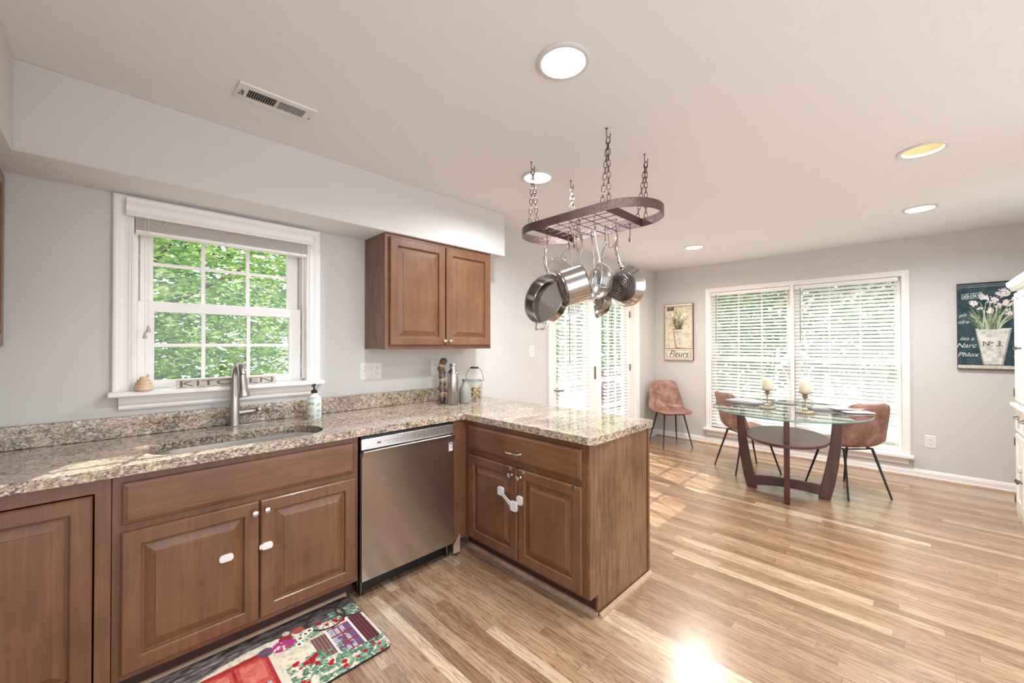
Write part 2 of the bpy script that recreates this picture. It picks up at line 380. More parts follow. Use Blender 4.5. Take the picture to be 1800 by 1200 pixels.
def struct(o, label=None):
    o['kind'] = 'structure'; o['label'] = label or ('the '+o.name.replace('_', ' ')); o['category'] = o.name.split('_')[0]
    return o
def copy_tree(o, parent=None):
    c = o.copy(); C.objects.link(c)
    if parent is not None: c.parent = parent
    for ch in list(o.children): copy_tree(ch, c)
    return c
def text_mesh(s, size, fn, depth=0.0008, shear=0.0, align='CENTER', sx=1.0):
    # returns MB holding the lettering; fn(u, v, w) maps letter plane to space
    cu = bpy.data.curves.new('lettering', 'FONT'); cu.body = s; cu.size = size; cu.shear = shear; cu.align_x = align; cu.align_y = 'CENTER'
    ob = bpy.data.objects.new('lettering', cu); C.objects.link(ob)
    dg = bpy.context.evaluated_depsgraph_get(); me = bpy.data.meshes.new_from_object(ob.evaluated_get(dg))
    vs = [v.co.copy() for v in me.vertices]; fs = [list(p.vertices) for p in me.polygons]
    bpy.data.objects.remove(ob); bpy.data.curves.remove(cu); bpy.data.meshes.remove(me)
    q = MB(); q.add([fn(v.x*sx, v.y, depth) for v in vs], fs)
    return q
def fy(y):   # face plane looking towards -y
    return lambda u, v, w: (u, y-w, v)
def fx(x):   # face plane looking towards -x ; u runs along y
    return lambda u, v, w: (x-w, u, v)
def circle(cx, cy, r, n=32): return [(cx+r*math.cos(2*PI*k/n), cy+r*math.sin(2*PI*k/n)) for k in range(n)]
def rrect(x0, x1, y0, y1, r, n=8):
    out = []
    for cx, cy, a in ((x1-r, y1-r, 0), (x0+r, y1-r, PI/2), (x0+r, y0+r, PI), (x1-r, y0+r, 1.5*PI)):
        for k in range(n+1):
            t = a+PI/2*k/n; out.append((cx+r*math.cos(t), cy+r*math.sin(t)))
    return out
DOOR = [(0, 0), (0, 0.013), (0.002, 0.016), (0.006, 0.019), (0.051, 0.019), (0.054, 0.0185), (0.0575, 0.015), (0.059, 0.0055), (0.066, 0.0050), (0.070, 0.0065), (0.096, 0.0160), (0.098, 0.0182), (0.104, 0.0184)]
SLAB = [(0, 0), (0, 0.012), (0.003, 0.015), (0.009, 0.0165), (0.016, 0.019)]
# ================================================================== ROOM SHELL
YW, XF, ZC = 2.767, 5.865, 2.474
XL, YR = -0.65, -1.05
LIGHTS = [(1.244, 0.958), (1.981, 1.74), (3.259, -0.052), (4.65, -0.055), (4.668, 1.741)]
struct(MB().box(XL-0.1, XF+0.12, -2.4, YW+0.13, -0.06, 0).build('floor', 'floor'), 'light oak strip floor of the kitchen and dining area')
q = MB(); q.plate([(XL-0.1, -2.4), (XF+0.12, -2.4), (XF+0.12, YW+0.13), (XL-0.1, YW+0.13)], [circle(x, y, 0.088, 32) for x, y in LIGHTS], lambda a, b, d: (a, b, d), ZC, ZC+0.02)
struct(q.build('ceiling', 'ceil'), 'white ceiling with recessed lamps')
q = MB(); q.plate([(XL-0.1, 0), (XF+0.12, 0), (XF+0.12, ZC), (XL-0.1, ZC)],
    [[(0.066, 1.135), (0.895, 1.135), (0.895, 2.055), (0.066, 2.055)], [(3.40, 0.002), (5.24, 0.002), (5.24, 2.03), (3.40, 2.03)]], lambda a, b, d: (a, YW+d, b), 0, 0.13)
struct(q.build('wall_sink_side', 'wall'), 'grey wall behind the sink and the glass doors')
q = MB(); q.plate([(-2.4, 0), (YW, 0), (YW, ZC), (-2.4, ZC)], [[(0.07, 0.21), (1.975, 0.21), (1.975, 2.09), (0.07, 2.09)]], lambda a, b, d: (XF+d, a, b), 0, 0.12)
struct(q.build('wall_window_side', 'wall'), 'grey wall with the wide window behind the table')
struct(MB().box(XL-0.1, XL, 0.2, YW, 0, ZC).build('wall_left', 'wall'), 'grey wall at the left end of the counter')
struct(MB().box(3.3, XF, YR-0.1, YR, 0, ZC).build('wall_right', 'wall'), 'grey wall behind the white hutch')
# soffits over the cabinets: grey sides, underside lightened with ceiling material to look lit
def soffit(x0, x1, y0, y1, z0, z1):
    v = [(x, y, z) for z in (z0, z1) for y in (y0, y1) for x in (x0, x1)]; q = MB(); q.add(v, [(4, 5, 7, 6), (0, 1, 5, 4), (2, 6, 7, 3), (0, 4, 6, 2), (1, 3, 7, 5)])
    q.f.append([0, 2, 3, 1]); q.mi.append(1); return q
struct(soffit(XL, 2.357, 2.439, YW, 2.117, ZC).build('wall_soffit', ['wall', 'ceil'], bevel=0.004), 'grey soffit boxed in above the sink window and wall cabinet')
struct(soffit(XL, -0.275, 0.9, 2.439, 2.117, ZC).build('wall_soffit_left', ['wall', 'ceil'], bevel=0.004), 'soffit corner at the left edge of the picture')
def bb_profile(h, t): return [(0, 0), (t+0.012, 0), (t+0.012, 0.006), (t+0.006, 0.018), (t, 0.022), (t, h*0.72), (t*0.75, h*0.8), (t*0.6, h*0.93), (t*0.3, h), (0, h)]
struct(MB().prism(bb_profile(0.085, 0.014), lambda a, b, d: (XF-a, d, b), YR, YW).build('baseboard_window_side', 'white'), 'white baseboard under the wide window')
struct(MB().prism(bb_profile(0.085, 0.014), lambda a, b, d: (d, YW-a, b), 2.28, 3.31).build('baseboard_sink_side', 'white'), 'white baseboard between the peninsula and the glass doors')
struct(MB().prism(bb_profile(0.085, 0.014), lambda a, b, d: (d, YW-a, b), 5.33, XF-0.014).build('baseboard_corner', 'white'), 'white baseboard in the corner behind the brown chair')
struct(MB().prism([(0, 0), (0.018, 0), (0.016, 0.009), (0.009, 0.016), (0, 0.018)], lambda a, b, d: (XF-0.026-a, d, b), YR, YW-0.03).build('trim_1', 'shoe'), 'oak shoe moulding along the wide window wall')

# ------------------------------------------------------------------ kitchen window
w1 = thing('window_1', 'white double hung kitchen window above the sink', 'window', (0.48, 2.75, 1.12), kind='structure')
def casing_prof(w, t): return [(0, 0), (w, 0), (w, t*0.7), (w*0.93, t*0.95), (w*0.8, t), (w*0.55, t*0.82), (w*0.4, t*0.6), (w*0.22, t*0.62), (w*0.1, t*0.72), (0, t*0.5)]
def casing(q, u0, u1, v0, v1, w, t, fn, bottom=False):
    P = casing_prof(w, t)[1:]   # (distance from the inner edge, thickness)
    P = [(0, 0)]+P
    ring = lambda d: [(u0+w-d, v0), (u0+w-d, v1-w+d), (u1-w+d, v1-w+d), (u1-w+d, v0)]
    pts = []
    for d, h in P: pts.append([fn(a, b, h) for a, b in ring(d)])
    n = len(P); vs = [p for r in pts for p in r]; fs = []
    for i in range(n):
        j = (i+1) % n
        for k in range(3): fs.append((i*4+k, i*4+k+1, j*4+k+1, j*4+k))
    fs += [tuple(i*4 for i in range(n)), tuple(i*4+3 for i in range(n))[::-1]]
    q.add(vs, fs)
q = MB(); casing(q, -0.003, 0.966, 1.137, 2.114, 0.07, 0.022, lambda u, v, w: (u, YW-w, v)); q.build('casing', 'white', w1)
q = MB(); q.box(0.067, 0.075, 2.752, 2.885, 1.137, 2.05).box(0.887, 0.894, 2.752, 2.885, 1.137, 2.05).box(0.067, 0.894, 2.752, 2.885, 2.046, 2.054)
for s_, x in ((1, 0.075), (-1, 0.887)):
    q.box(x, x+s_*0.013, 2.80, 2.822, 1.15, 2.046); q.box(x, x+s_*0.02, 2.857, 2.861, 1.15, 2.046); q.box(x, x+s_*0.024, 2.872, 2.885, 1.15, 2.046)
q.build('jamb', 'white', w1)
q = MB(); q.box(-0.018, 0.983, 2.700, 2.80, 1.112, 1.139); q.build('sill', 'white', w1, bevel=0.008, seg=3)
q = MB(); q.prism([(0, 1.048), (0.018, 1.048), (0.022, 1.058), (0.020, 1.066), (0.032, 1.082), (0.040, 1.098), (0.046, 1.111), (0, 1.111)], lambda a, b, d: (d, YW-a, b), 0.022, 0.936); q.build('apron', 'white', w1)
def sash(parent, x0, x1, z0, z1, gx0, gx1, gz0, gz1, y0, y1, mx, mz, name, mw=0.009):
    q = MB(); q.plate([(x0, z0), (x1, z0), (x1, z1), (x0, z1)], [[(gx0, gz0), (gx1, gz0), (gx1, gz1), (gx0, gz1)]], lambda a, b, d: (a, d, b), y0, y1)
    sa = q.build(name, 'white', parent, bevel=0.002)
    q = MB()
    for x in mx: q.box(x-mw, x+mw, y0+0.006, y0+0.016, gz0, gz1)
    for z in mz: q.box(gx0, gx1, y0+0.007, y0+0.015, z-mw, z+mw)
    q.build('muntins', 'white', sa)
    MB().box(gx0-0.003, gx1+0.003, (y0+y1)/2+0.004, (y0+y1)/2+0.006, gz0-0.003, gz1+0.003).build('window_pane', 'glass', sa)
sash(w1, 0.100, 0.862, 1.555, 2.046, 0.152, 0.800, 1.60, 2.00, 2.858, 2.884, (0.366, 0.583), (1.80,), 'upper_sash')
sash(w1, 0.088, 0.872, 1.141, 1.597, 0.156, 0.803, 1.182, 1.543, 2.826, 2.855, (0.364, 0.581), (1.366,), 'lower_sash')
# raised blind of the kitchen window
b1 = thing('window_blind', 'raised white slat blind with a moulded valance over the sink window', 'blind', (0.48, 2.72, 2.01))
MB().prism([(0.0, 2.008), (0.018, 2.008), (0.024, 2.018), (0.018, 2.032), (0.020, 2.060), (0.030, 2.078), (0.032, 2.094), (0, 2.094)], lambda a, b, d: (d, 2.745-a, b), 0.045, 0.914).build('valance', 'white', b1)
q = MB()
for k in range(12): q.box(0.079, 0.884, 2.752, 2.798, 1.952+0.0066*k, 1.9565+0.0066*k)
q.build('slats', 'slat_grey', b1)
MB().box(0.079, 0.884, 2.750, 2.800, 1.932, 1.950).build('bottom_rail', 'white', b1, bevel=0.003)
for x in (0.115, 0.127, 0.853): MB().tube([(x, 2.742, 2.02), (x, 2.742, 1.7), (x+0.002, 2.741, 1.44+0.03*(x > 0.12))] if x < 0.5 else [(x, 2.742, 2.02), (x+0.003, 2.741, 1.6), (x+0.004, 2.735, 1.35), (x-0.012, 2.722, 1.22), (x-0.045, 2.715, 1.155), (x-0.09, 2.725, 1.146), (x-0.1, 2.735, 1.146), (x-0.06, 2.735, 1.148)], 0.0014, 5).build('cord', 'cord', b1)
for x, z in ((0.117, 1.40), (0.129, 1.432)): MB().lathe([(0.003, 0.036), (0.005, 0.028), (0.0085, 0.01), (0.0095, 0.003), (0.007, 0)], (x, 2.741, z), n=12).build('cord_tassel', 'tassel', b1, smooth=True)
MB().tube([(0.117, 2.741, 1.40), (0.116, 2.741, 1.22)], 0.0012, 5).build('cord', 'cord', b1)
for x in (0.20, 0.45, 0.78):
    MB().tube([(x, 2.749, 2.01), (x-0.015, 2.745, 1.985), (x+0.012, 2.744, 1.965), (x-0.01, 2.744, 1.955), (x+0.01, 2.745, 1.94)], 0.002, 5).build('ladder_cord', 'cord', b1)

# ------------------------------------------------------------------ wide window and its two blinds
w2 = thing('window_2', 'wide white twin window with a centre mullion on the dining wall', 'window', (XF, 1.02, 0.2), kind='structure')
q = MB(); casing(q, 0.012, 2.033, 0.22, 2.143, 0.06, 0.02, lambda u, v, w: (XF-w, u, v)); q.build('casing', 'white', w2)
MB().box(XF-0.012, 5.985, 1.012, 1.048, 0.22, 2.09).build('mullion', 'white', w2)
q = MB(); q.box(XF, 5.985, 0.071, 0.076, 0.22, 2.085).box(XF, 5.985, 1.969, 1.974, 0.22, 2.085).box(XF, 5.985, 0.071, 1.974, 2.083, 2.089); q.build('jamb', 'white', w2)
MB().box(5.795, 5.985, -0.012, 2.058, 0.185, 0.219).build('sill', 'white', w2, bevel=0.007, seg=3)
q = MB(); q.prism([(0, 0.118), (0.016, 0.118), (0.020, 0.128), (0.020, 0.140), (0.036, 0.165), (0.044, 0.184), (0, 0.184)], lambda a, b, d: (XF-a, d, b), 0.03, 2.015); q.build('apron', 'white', w2)
for u0, u1 in ((0.078, 1.010), (1.050, 1.968)):
    for z0, z1, x0 in ((1.155, 2.082, 5.955), (0.221, 1.19, 5.925)):
        q = MB(); a, b, c, d = u0+0.052, u1-0.052, z0+0.05, z1-0.04
        q.plate([(u0, z0), (u1, z0), (u1, z1), (u0, z1)], [[(a, c), (b, c), (b, d), (a, d)]], lambda p, r, t: (t, p, r), x0, x0+0.026)
        sa = q.build('sash', 'white', w2, bevel=0.002); q = MB()
        for k in (1, 2): q.box(x0+0.006, x0+0.016, a+(b-a)*k/3-0.008, a+(b-a)*k/3+0.008, c, d)
        q.box(x0+0.007, x0+0.015, a, b, (c+d)/2-0.008, (c+d)/2+0.008); q.build('muntins', 'white', sa)
        MB().box(x0+0.018, x0+0.020, a-0.003, b+0.003, c-0.003, d+0.003).build('window_pane', 'glass', sa)
def blind(label, lo, hi, ztop, zbot, fn, tilt, depth, pitch, wand_u, cord_u, group, wand_len=0.5, wmat='pewter', cord_len=0.75):
    # fn(u, v, w): u along the blind, v up, w towards the room
    c = Vector(fn((lo+hi)/2, zbot, 0)); b = thing('window_blind', label, 'blind', c, group=group)
    MB().add(*_fbox(fn, lo, hi, ztop-0.045, ztop, -0.024, 0.026)).build('headrail', 'white', b, bevel=0.002)
    q = MB(); z = ztop-0.045-pitch*0.7; ct, st = math.cos(tilt), math.sin(tilt)
    while z > zbot+0.03:
        vs = []
        for u in (lo+0.004, hi-0.004):
            for k in range(5):
                t = (k/4-0.5)*depth; cr = 0.0035*(1-(k/2-1)**2)
                vs.append(fn(u, z-t*st+cr*ct, t*ct+cr*st))
        q.add(vs, [(k, k+1, 5+k+1, 5+k) for k in range(4)]); z -= pitch
    q.build('slats', 'slat', b, fix=False, solid=0.002)
    MB().add(*_fbox(fn, lo+0.002, hi-0.002, zbot, zbot+0.018, -0.022, 0.022)).build('bottom_rail', 'white', b, bevel=0.002)
    n = 3
    for k in range(n):
        u = lo+(hi-lo)*(0.12+0.76*k/(n-1)); q = MB()
        q.tube([fn(u, ztop-0.04, 0.023), fn(u, zbot+0.01, 0.023)], 0.0011, 4)
        q.tube([fn(u, ztop-0.04, -0.023), fn(u, zbot+0.01, -0.023)], 0.0011, 4); q.build('ladder_cord', 'cord', b)
    MB().tube([fn(wand_u, ztop-0.03, 0.034), fn(wand_u, ztop-0.06, 0.04), fn(wand_u, ztop-0.06-wand_len, 0.04)], 0.0042, 8).build('tilt_wand', wmat, b)
    if cord_u is not None:
        MB().tube([fn(cord_u, ztop-0.03, 0.03), fn(cord_u, ztop-cord_len, 0.034)], 0.0014, 5).build('cord', 'cord', b)
        MB().lathe([(0.003, 0.04), (0.006, 0.03), (0.009, 0.008), (0.007, 0)], fn(cord_u, ztop-cord_len-0.035, 0.034), n=10).build('cord_tassel', 'tassel', b, smooth=True)
    return b
def _fbox(fn, u0, u1, v0, v1, w0, w1):
    v = [fn(u, b, w) for w in (w0, w1) for b in (v0, v1) for u in (u0, u1)]
    return v, [(0, 2, 3, 1), (4, 5, 7, 6), (0, 1, 5, 4), (2, 6, 7, 3), (0, 4, 6, 2), (1, 3, 7, 5)]
fw = lambda u, v, w: (5.892-w, u, v)
blind('white slat blind lowered over the left half of the wide dining window', 1.052, 1.966, 2.080, 0.245, fw, math.radians(29), 0.050, 0.0425, 1.895, 1.13, 'dining window blinds', 0.62)
blind('white slat blind on the right half of the wide dining window, bottom rail higher', 0.098, 1.008, 2.080, 0.315, fw, math.radians(38), 0.050, 0.0425, 0.945, 0.175, 'dining window blinds', 0.62, cord_len=1.05)

# ------------------------------------------------------------------ glass doors on the sink-side wall
t1 = thing('trim_2', 'white casing and jamb around the glass double doors', 'trim', (4.32, YW, 0), kind='structure')
q = MB(); casing(q, 3.31, 5.33, 0.0, 2.12, 0.09, 0.022, lambda u, v, w: (u, YW-w, v)); q.build('casing', 'white', t1)
q = MB(); q.box(3.40, 3.408, YW, 2.897, 0.0, 2.03).box(5.232, 5.24, YW, 2.897, 0.0, 2.03).box(3.40, 5.24, YW, 2.897, 2.022, 2.03).box(3.408, 5.232, 2.80, 2.897, 0.0, 0.012); q.build('jamb', 'white', t1)
def leaf(name, label, x0, x1, gx0, gx1, hinge):
    d = thing(name, label, 'door', ((x0+x1)/2, 2.865, 0.012), kind='structure')
    q = MB(); q.plate([(x0, 0.014), (x1, 0.014), (x1, 2.02), (x0, 2.02)], [[(gx0, 0.22), (gx1, 0.22), (gx1, 1.91), (gx0, 1.91)]], lambda a, b, t: (a, t, b), 2.85, 2.89)
    q.build('door_panel', 'white', d, bevel=0.002)
    q = MB()
    for k in (1, 2): q.box(gx0+(gx1-gx0)*k/3-0.011, gx0+(gx1-gx0)*k/3+0.011, 2.858, 2.872, 0.22, 1.91)
    for k in range(1, 5): q.box(gx0, gx1, 2.859, 2.871, 0.22+1.69*k/5-0.011, 0.22+1.69*k/5+0.011)
    q.build('muntins', 'white', d)
    MB().box(gx0-0.004, gx1+0.004, 2.873, 2.876, 0.216, 1.914).build('window_pane', 'glass', d)
    for z in (0.25, 1.0, 1.75): MB().lathe([(0.007, 0), (0.007, 0.09)], (hinge, 2.842, z), n=10).build('hinge', 'pewter', d)
    return d
d1 = leaf('door_1', 'left leaf of the white glass double doors', 3.410, 4.335, 3.56, 4.14, 3.424)
d2 = leaf('door_2', 'right leaf of the white glass double doors', 4.339, 5.230, 4.49, 5.05, 5.218)
MB().box(4.324, 4.350, 2.836, 2.85, 0.93, 1.09).build('lock_plate', 'pewter', d1, bevel=0.003)
MB().tube([(3.53, 2.85, 0.85), (3.53, 2.80, 0.85), (3.53, 2.79, 0.85), (3.61, 2.785, 0.85)], 0.009, 8).build('door_handle', 'pewter', d1)
fd = lambda u, v, w: (u, 2.822-w, v)
blind('white slat blind hung on the left leaf of the glass doors', 3.555, 4.206, 1.955, 0.16, fd, math.radians(38), 0.046, 0.043, 3.72, None, 'glass door blinds', 0.75)
blind('white slat blind hung on the right leaf of the glass doors', 4.492, 5.14, 1.955, 0.16, fd, math.radians(28), 0.036, 0.043, 4.64, None, 'glass door blinds', 0.75)

# ------------------------------------------------------------------ outdoors
struct(MB().plate([(-6, 2.95), (6.05, 2.95), (6.05, -3), (22, -3), (22, 22), (-6, 22)], [], lambda a, b, d: (a, b, d), -0.30, -0.12).build('ground_outside', 'deck'), 'pale patio ground outside the windows')
def tree(label, cx, cy, z0, rx, ry, rz, n, lm, seed, size=0.075, group='garden trees outside', trunk=True, tx=0.0):
    rnd = random.Random(seed); t = thing('garden_tree', label, 'tree', (cx, cy, -0.12), group=group); q = MB()
    for i in range(n):
        while True:
            p = Vector((rnd.uniform(-1, 1), rnd.uniform(-1, 1), rnd.uniform(-1, 1)))
            if 0.35 < p.length < 1: break
        c = Vector((cx+p.x*rx, cy+p.y*ry, z0+p.z*rz)); a = rnd.uniform(0, 2*PI); tl = rnd.uniform(-0.5, 0.9)
        d = Vector((math.cos(a), math.sin(a), -0.45*rnd.random())).normalized(); e = Vector((-d.y, d.x, tl)).normalized(); s = size*rnd.uniform(0.6, 1.3)
        nn = d.cross(e)*s*0.15
        q.add([c, c+d*s*0.5+e*s*0.26+nn, c+d*s*1.1, c+d*s*0.5-e*s*0.26+nn], [(0, 1, 2), (0, 2, 3)])
    q.build('foliage', lm, t, fix=False)
    if trunk:
        cx += tx; q = MB(); q.tube([(cx, cy, -0.12), (cx+0.05, cy, z0*0.5), (cx, cy+0.05, z0+rz*0.4)], [0.12, 0.09, 0.04], 8)
        for k in range(6): a = k*1.05; q.tube([(cx, cy, z0-rz*0.4+k*0.12), (cx+math.cos(a)*rx*0.7, cy+math.sin(a)*ry*0.7, z0+k*0.2)], [0.035, 0.012], 6)
        q.build('trunk', 'bark', t)
tree('pale green leafy tree close outside the sink window', 0.9, 5.4, 2.3, 1.9, 0.8, 2.4, 26000, 'leaf', 1, 0.082, tx=-1.1)
tree('deep green tree standing behind the pale one outside the sink window', -0.6, 8.6, 2.8, 3.4, 1.4, 3.2, 12000, 'leaf2', 5, 0.22, tx=-2)
tree('darker green tree filling the garden outside the glass doors', 10.6, 7.6, 2.6, 3.6, 1.3, 2.9, 14000, 'leaf4', 2, 0.18)
tree('yellow green tree outside the left half of the dining window', 10.2, 3.6, 2.6, 1.2, 1.9, 3.0, 11000, 'leaf4', 3, 0.19)
tree('blue green tree outside the right half of the dining window', 10.2, -0.4, 2.6, 1.2, 2.0, 3.0, 11000, 'leaf4', 4, 0.19)
tree('tall dark tree farther behind the dining window trees', 13.6, 1.8, 3.2, 1.6, 4.2, 3.8, 9000, 'leaf2', 8, 0.24)
tree('low pink shrub outside the right leaf of the glass doors', 8.6, 5.0, 0.35, 0.6, 0.5, 0.6, 1400, 'leaf3', 6, 0.08, 'shrubs outside', False)

# ================================================================== CEILING FITTINGS
for k, (x, y) in enumerate(LIGHTS):
    lab = ['bright white recessed ceiling light nearest the camera', 'recessed ceiling light above the left end of the pot rack, white and glowing', 'recessed ceiling light with a golden reflector at upper right',
           'white recessed ceiling light nearest the dining wall at right', 'small warm recessed ceiling light in front of the far corner'][k]
    L = thing('ceiling_light', lab, 'ceiling light', (x, y, ZC), group='recessed ceiling lights')
    gold = k in (2,)
    MB().lathe([(0.083, -0.001), (0.104, -0.001), (0.105, -0.005), (0.098, -0.009), (0.086, -0.007), (0.083, -0.003)], (x, y, ZC), n=40, cap=False).build('trim_ring', 'can_white', L, smooth=True)
    MB().lathe([(0.086, -0.006), (0.082, 0.02), (0.078, 0.07), (0.068, 0.12)], (x, y, ZC), n=40, cap=False).build('reflector', 'can_gold' if gold else 'can_white', L, smooth=True, fix=False)
    MB().lathe([(0.0, 0.085), (0.03, 0.088), (0.050, 0.096), (0.068, 0.118), (0.069, 0.13), (0, 0.13)], (x, y, ZC), n=32).build('bulb', 'lamp_warm' if k in (2, 4) else 'lamp_white', L, smooth=True)
    ld = bpy.data.lights.new('lamp', 'AREA'); ld.shape = 'DISK'; ld.size = 0.05 if gold else 0.13; ld.energy = LAMP_W; ld.spread = math.radians(165)
    ld.color = (1, 0.92, 0.82) if k in (2, 4) else (0.86, 0.93, 1.0)
    lo = bpy.data.objects.new('lamp', ld); C.objects.link(lo); lo.parent = L; lo.location = (0, 0, 0.014)
v = thing('ceiling_vent', 'white metal ceiling vent register with two louvre banks near the soffit', 'vent', (0.526, 2.046, ZC))
q = MB(); q.plate([(0.372, 1.976), (0.680, 1.976), (0.680, 2.116), (0.372, 2.116)], [[(0.412, 2.008), (0.522, 2.008), (0.522, 2.084), (0.412, 2.084)], [(0.530, 2.008), (0.640, 2.008), (0.640, 2.084), (0.530, 2.084)]], lambda a, b, d: (a, b, ZC-d), 0.0005, 0.010)
q.build('frame', 'plate', v, bevel=0.002)
MB().box(0.405, 0.647, 2.0, 2.09, ZC-0.0015, ZC-0.0005).build('dark_opening', 'slot', v)
q = MB()
for b0, sl in ((0.412, 1), (0.530, -1)):
    for k in range(12):
        x = b0+0.006+k*0.009; q.add([(x, 2.008, ZC-0.009), (x, 2.084, ZC-0.009), (x+sl*0.0022, 2.084, ZC-0.002), (x+sl*0.0022, 2.008, ZC-0.002)], [(0, 1, 2, 3)])
q.build('louvres', 'plate', v, fix=False, solid=0.001)
MB().box(0.388, 0.396, 2.03, 2.05, ZC-0.022, ZC-0.01).build('damper_lever', 'pewter', v)
for x in (0.384, 0.668): MB().lathe([(0.004, 0), (0.004, 0.003)], (x, 2.062, ZC-0.0125), n=10).build('screw', 'pewter', v)
# ================================================================== BASE CABINETS
YF = 2.115
def knob(parent, p, d, m='chrome', r=0.0145, name='knob'):
    return MB().lathe([(0.0085, 0), (0.0075, 0.003), (0.005, 0.006), (0.0055, 0.013), (r*0.85, 0.017), (r, 0.022), (r*0.9, 0.027), (r*0.5, 0.030), (0, 0.031)], p, d, n=18).build(name, m, parent, smooth=True)
def lock_pad(q, fn, u, v, w, h, d, r=None):
    q.prism(rrect(u-w/2, u+w/2, v-h/2, v+h/2, r or min(w, h)*0.42, 5), fn, 0, d)
def carcass(parent, x0, x1, y0, y1, z0, z1, name='carcass'):
    q = MB(); t = 0.016
    q.box(x0, x0+t, y0, y1, z0, z1).box(x1-t, x1, y0, y1, z0, z1).box(x0+t, x1-t, y0, y1, z0, z0+t).box(x0+t, x1-t, y1-0.006, y1, z0, z1)
    return q.build(name, 'wood_z', parent)
# -- sink base
c = thing('sink_cabinet', 'brown base cabinet under the sink with two doors and a blank drawer front', 'cabinet', (0.47, 2.4, 0))
carcass(c, 0.002, 0.939, YF+0.019, 2.742, 0.10, 0.872)
q = MB(); q.plate([(0.002, 0.10), (0.939, 0.10), (0.939, 0.875), (0.002, 0.875)], [[(0.045, 0.14), (0.455, 0.14), (0.455, 0.64), (0.045, 0.64)], [(0.495, 0.14), (0.90, 0.14), (0.90, 0.64), (0.495, 0.64)], [(0.045, 0.70), (0.90, 0.70), (0.90, 0.83), (0.045, 0.83)]], lambda a, b, d: (a, d, b), YF, YF+0.019)
q.build('face_frame', 'wood_z', c, bevel=0.001)
MB().panel(0.029, 0.914, 0.688, 0.845, SLAB, fy(YF)).build('drawer_front', 'wood_x', c)
da = MB().panel(0.026, 0.475, 0.124, 0.659, DOOR, fy(YF)).build('door', 'wood_z', c)
db = MB().panel(0.480, 0.922, 0.124, 0.659, DOOR, fy(YF)).build('door', 'wood_z', c)
knob(da, (0.456, YF-0.019, 0.614), (0, -1, 0)); knob(db, (0.504, YF-0.019, 0.617), (0, -1, 0))
q = MB(); lock_pad(q, fy(YF-0.0165), 0.352, 0.449, 0.052, 0.032, 0.008); q.build('child_lock', 'plate', da, bevel=0.0015)['label'] = 'white oval child lock pad'
q = MB(); lock_pad(q, fy(YF-0.018), 0.505, 0.450, 0.046, 0.030, 0.013); lock_pad(q, fy(YF-0.018), 0.482, 0.450, 0.016, 0.02, 0.010); q.build('child_lock', 'plate', db, bevel=0.0015)['label'] = 'white child lock strap at the door edge'
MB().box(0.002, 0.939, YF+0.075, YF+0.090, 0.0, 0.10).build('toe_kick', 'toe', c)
MB().prism([(0, 0.0), (0.016, 0.0), (0.015, 0.008), (0.008, 0.017), (0, 0.02)], lambda a, b, d: (d, YF+0.075-a, b), 0.002, 0.905).build('shoe_moulding', 'shoe', c)
# -- left corner base
c = thing('corner_cabinet', 'brown corner base cabinet with an inset raised panel door at the left edge', 'cabinet', (-0.3, 2.4, 0))
q = MB(); q.plate([(-0.648, 0.10), (0.0, 0.10), (0.0, 0.875), (-0.648, 0.875)], [[(-0.372, 0.118), (-0.043, 0.118), (-0.043, 0.823), (-0.372, 0.823)]], lambda a, b, d: (a, d, b), YF, YF+0.019)
q.build('face_frame', 'wood_z', c, bevel=0.001)
carcass(c, -0.648, -0.001, YF+0.019, 2.742, 0.10, 0.872)
d = MB().panel(-0.368, -0.048, 0.122, 0.818, DOOR, fy(YF+0.010)).build('door', 'wood_z', c)
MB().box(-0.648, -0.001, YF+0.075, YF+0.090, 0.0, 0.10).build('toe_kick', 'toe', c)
# -- dishwasher
c = thing('dishwasher', 'stainless steel dishwasher between the sink cabinet and the corner', 'dishwasher', (1.249, 2.4, 0))
q = MB(); q.box(0.950, 1.548, 2.105, 2.70, 0.10, 0.868).build('tub', 'black', c)
prof = [(2.105, 0.098), (2.082, 0.098), (2.080, 0.102), (2.080, 0.756), (2.068, 0.776), (2.061, 0.794), (2.063, 0.798), (2.070, 0.795), (2.084, 0.786), (2.090, 0.786), (2.105, 0.786)]
dd = MB().prism(prof, lambda a, b, d: (d, a, b), 0.946, 1.552).build('door_panel', 'steel_v', c, bevel=0.001)
MB().box(0.9465, 1.5515, 2.088, 2.1045, 0.800, 0.857).build('control_panel', 'steel', c, bevel=0.0015)
cp = c.children[-1]
fp = fy(2.088)
text_mesh('LG', 0.026, lambda u, v, w: fp(0.990+u, 0.826+v, w), sx=1.05).build('logo_lettering', 'white_ink', cp, fix=False)
q = MB(); q.lathe([(0.0, 0.0009), (0.0095, 0.0009)], (0.967, 2.088, 0.8265), (0, -1, 0), n=20, cap=False); q.build('logo_disc', 'white_ink', cp, fix=False)
q = MB(); rnd = random.Random(3)
q.box(1.036, 1.058, 2.0872, 2.088, 0.822, 0.834).build('display_mark', 'grey_ink', cp)
q = MB()
for k in range(7): q.box(1.078+k*0.019, 1.078+k*0.019+0.011, 2.0872, 2.088, 0.829, 0.8325)
for k in range(4): q.box(1.098+k*0.026, 1.098+k*0.026+0.014, 2.0872, 2.088, 0.817, 0.819)
q.build('cycle_marks', 'grey_ink', cp); q = MB()
for k in range(6): q.box(1.304+k*0.028, 1.304+k*0.028+0.012, 2.0872, 2.088, 0.824, 0.836); q.box(1.302+k*0.028, 1.302+k*0.028+0.017, 2.0872, 2.088, 0.818, 0.8195)
q.build('option_marks', 'grey_ink', cp)
MB().box(1.476, 1.496, 2.0872, 2.088, 0.823, 0.838).build('start_mark', 'grey_ink', cp)
MB().box(1.268, 1.271, 2.0872, 2.088, 0.818, 0.84).build('divider_mark', 'grey_ink', cp)
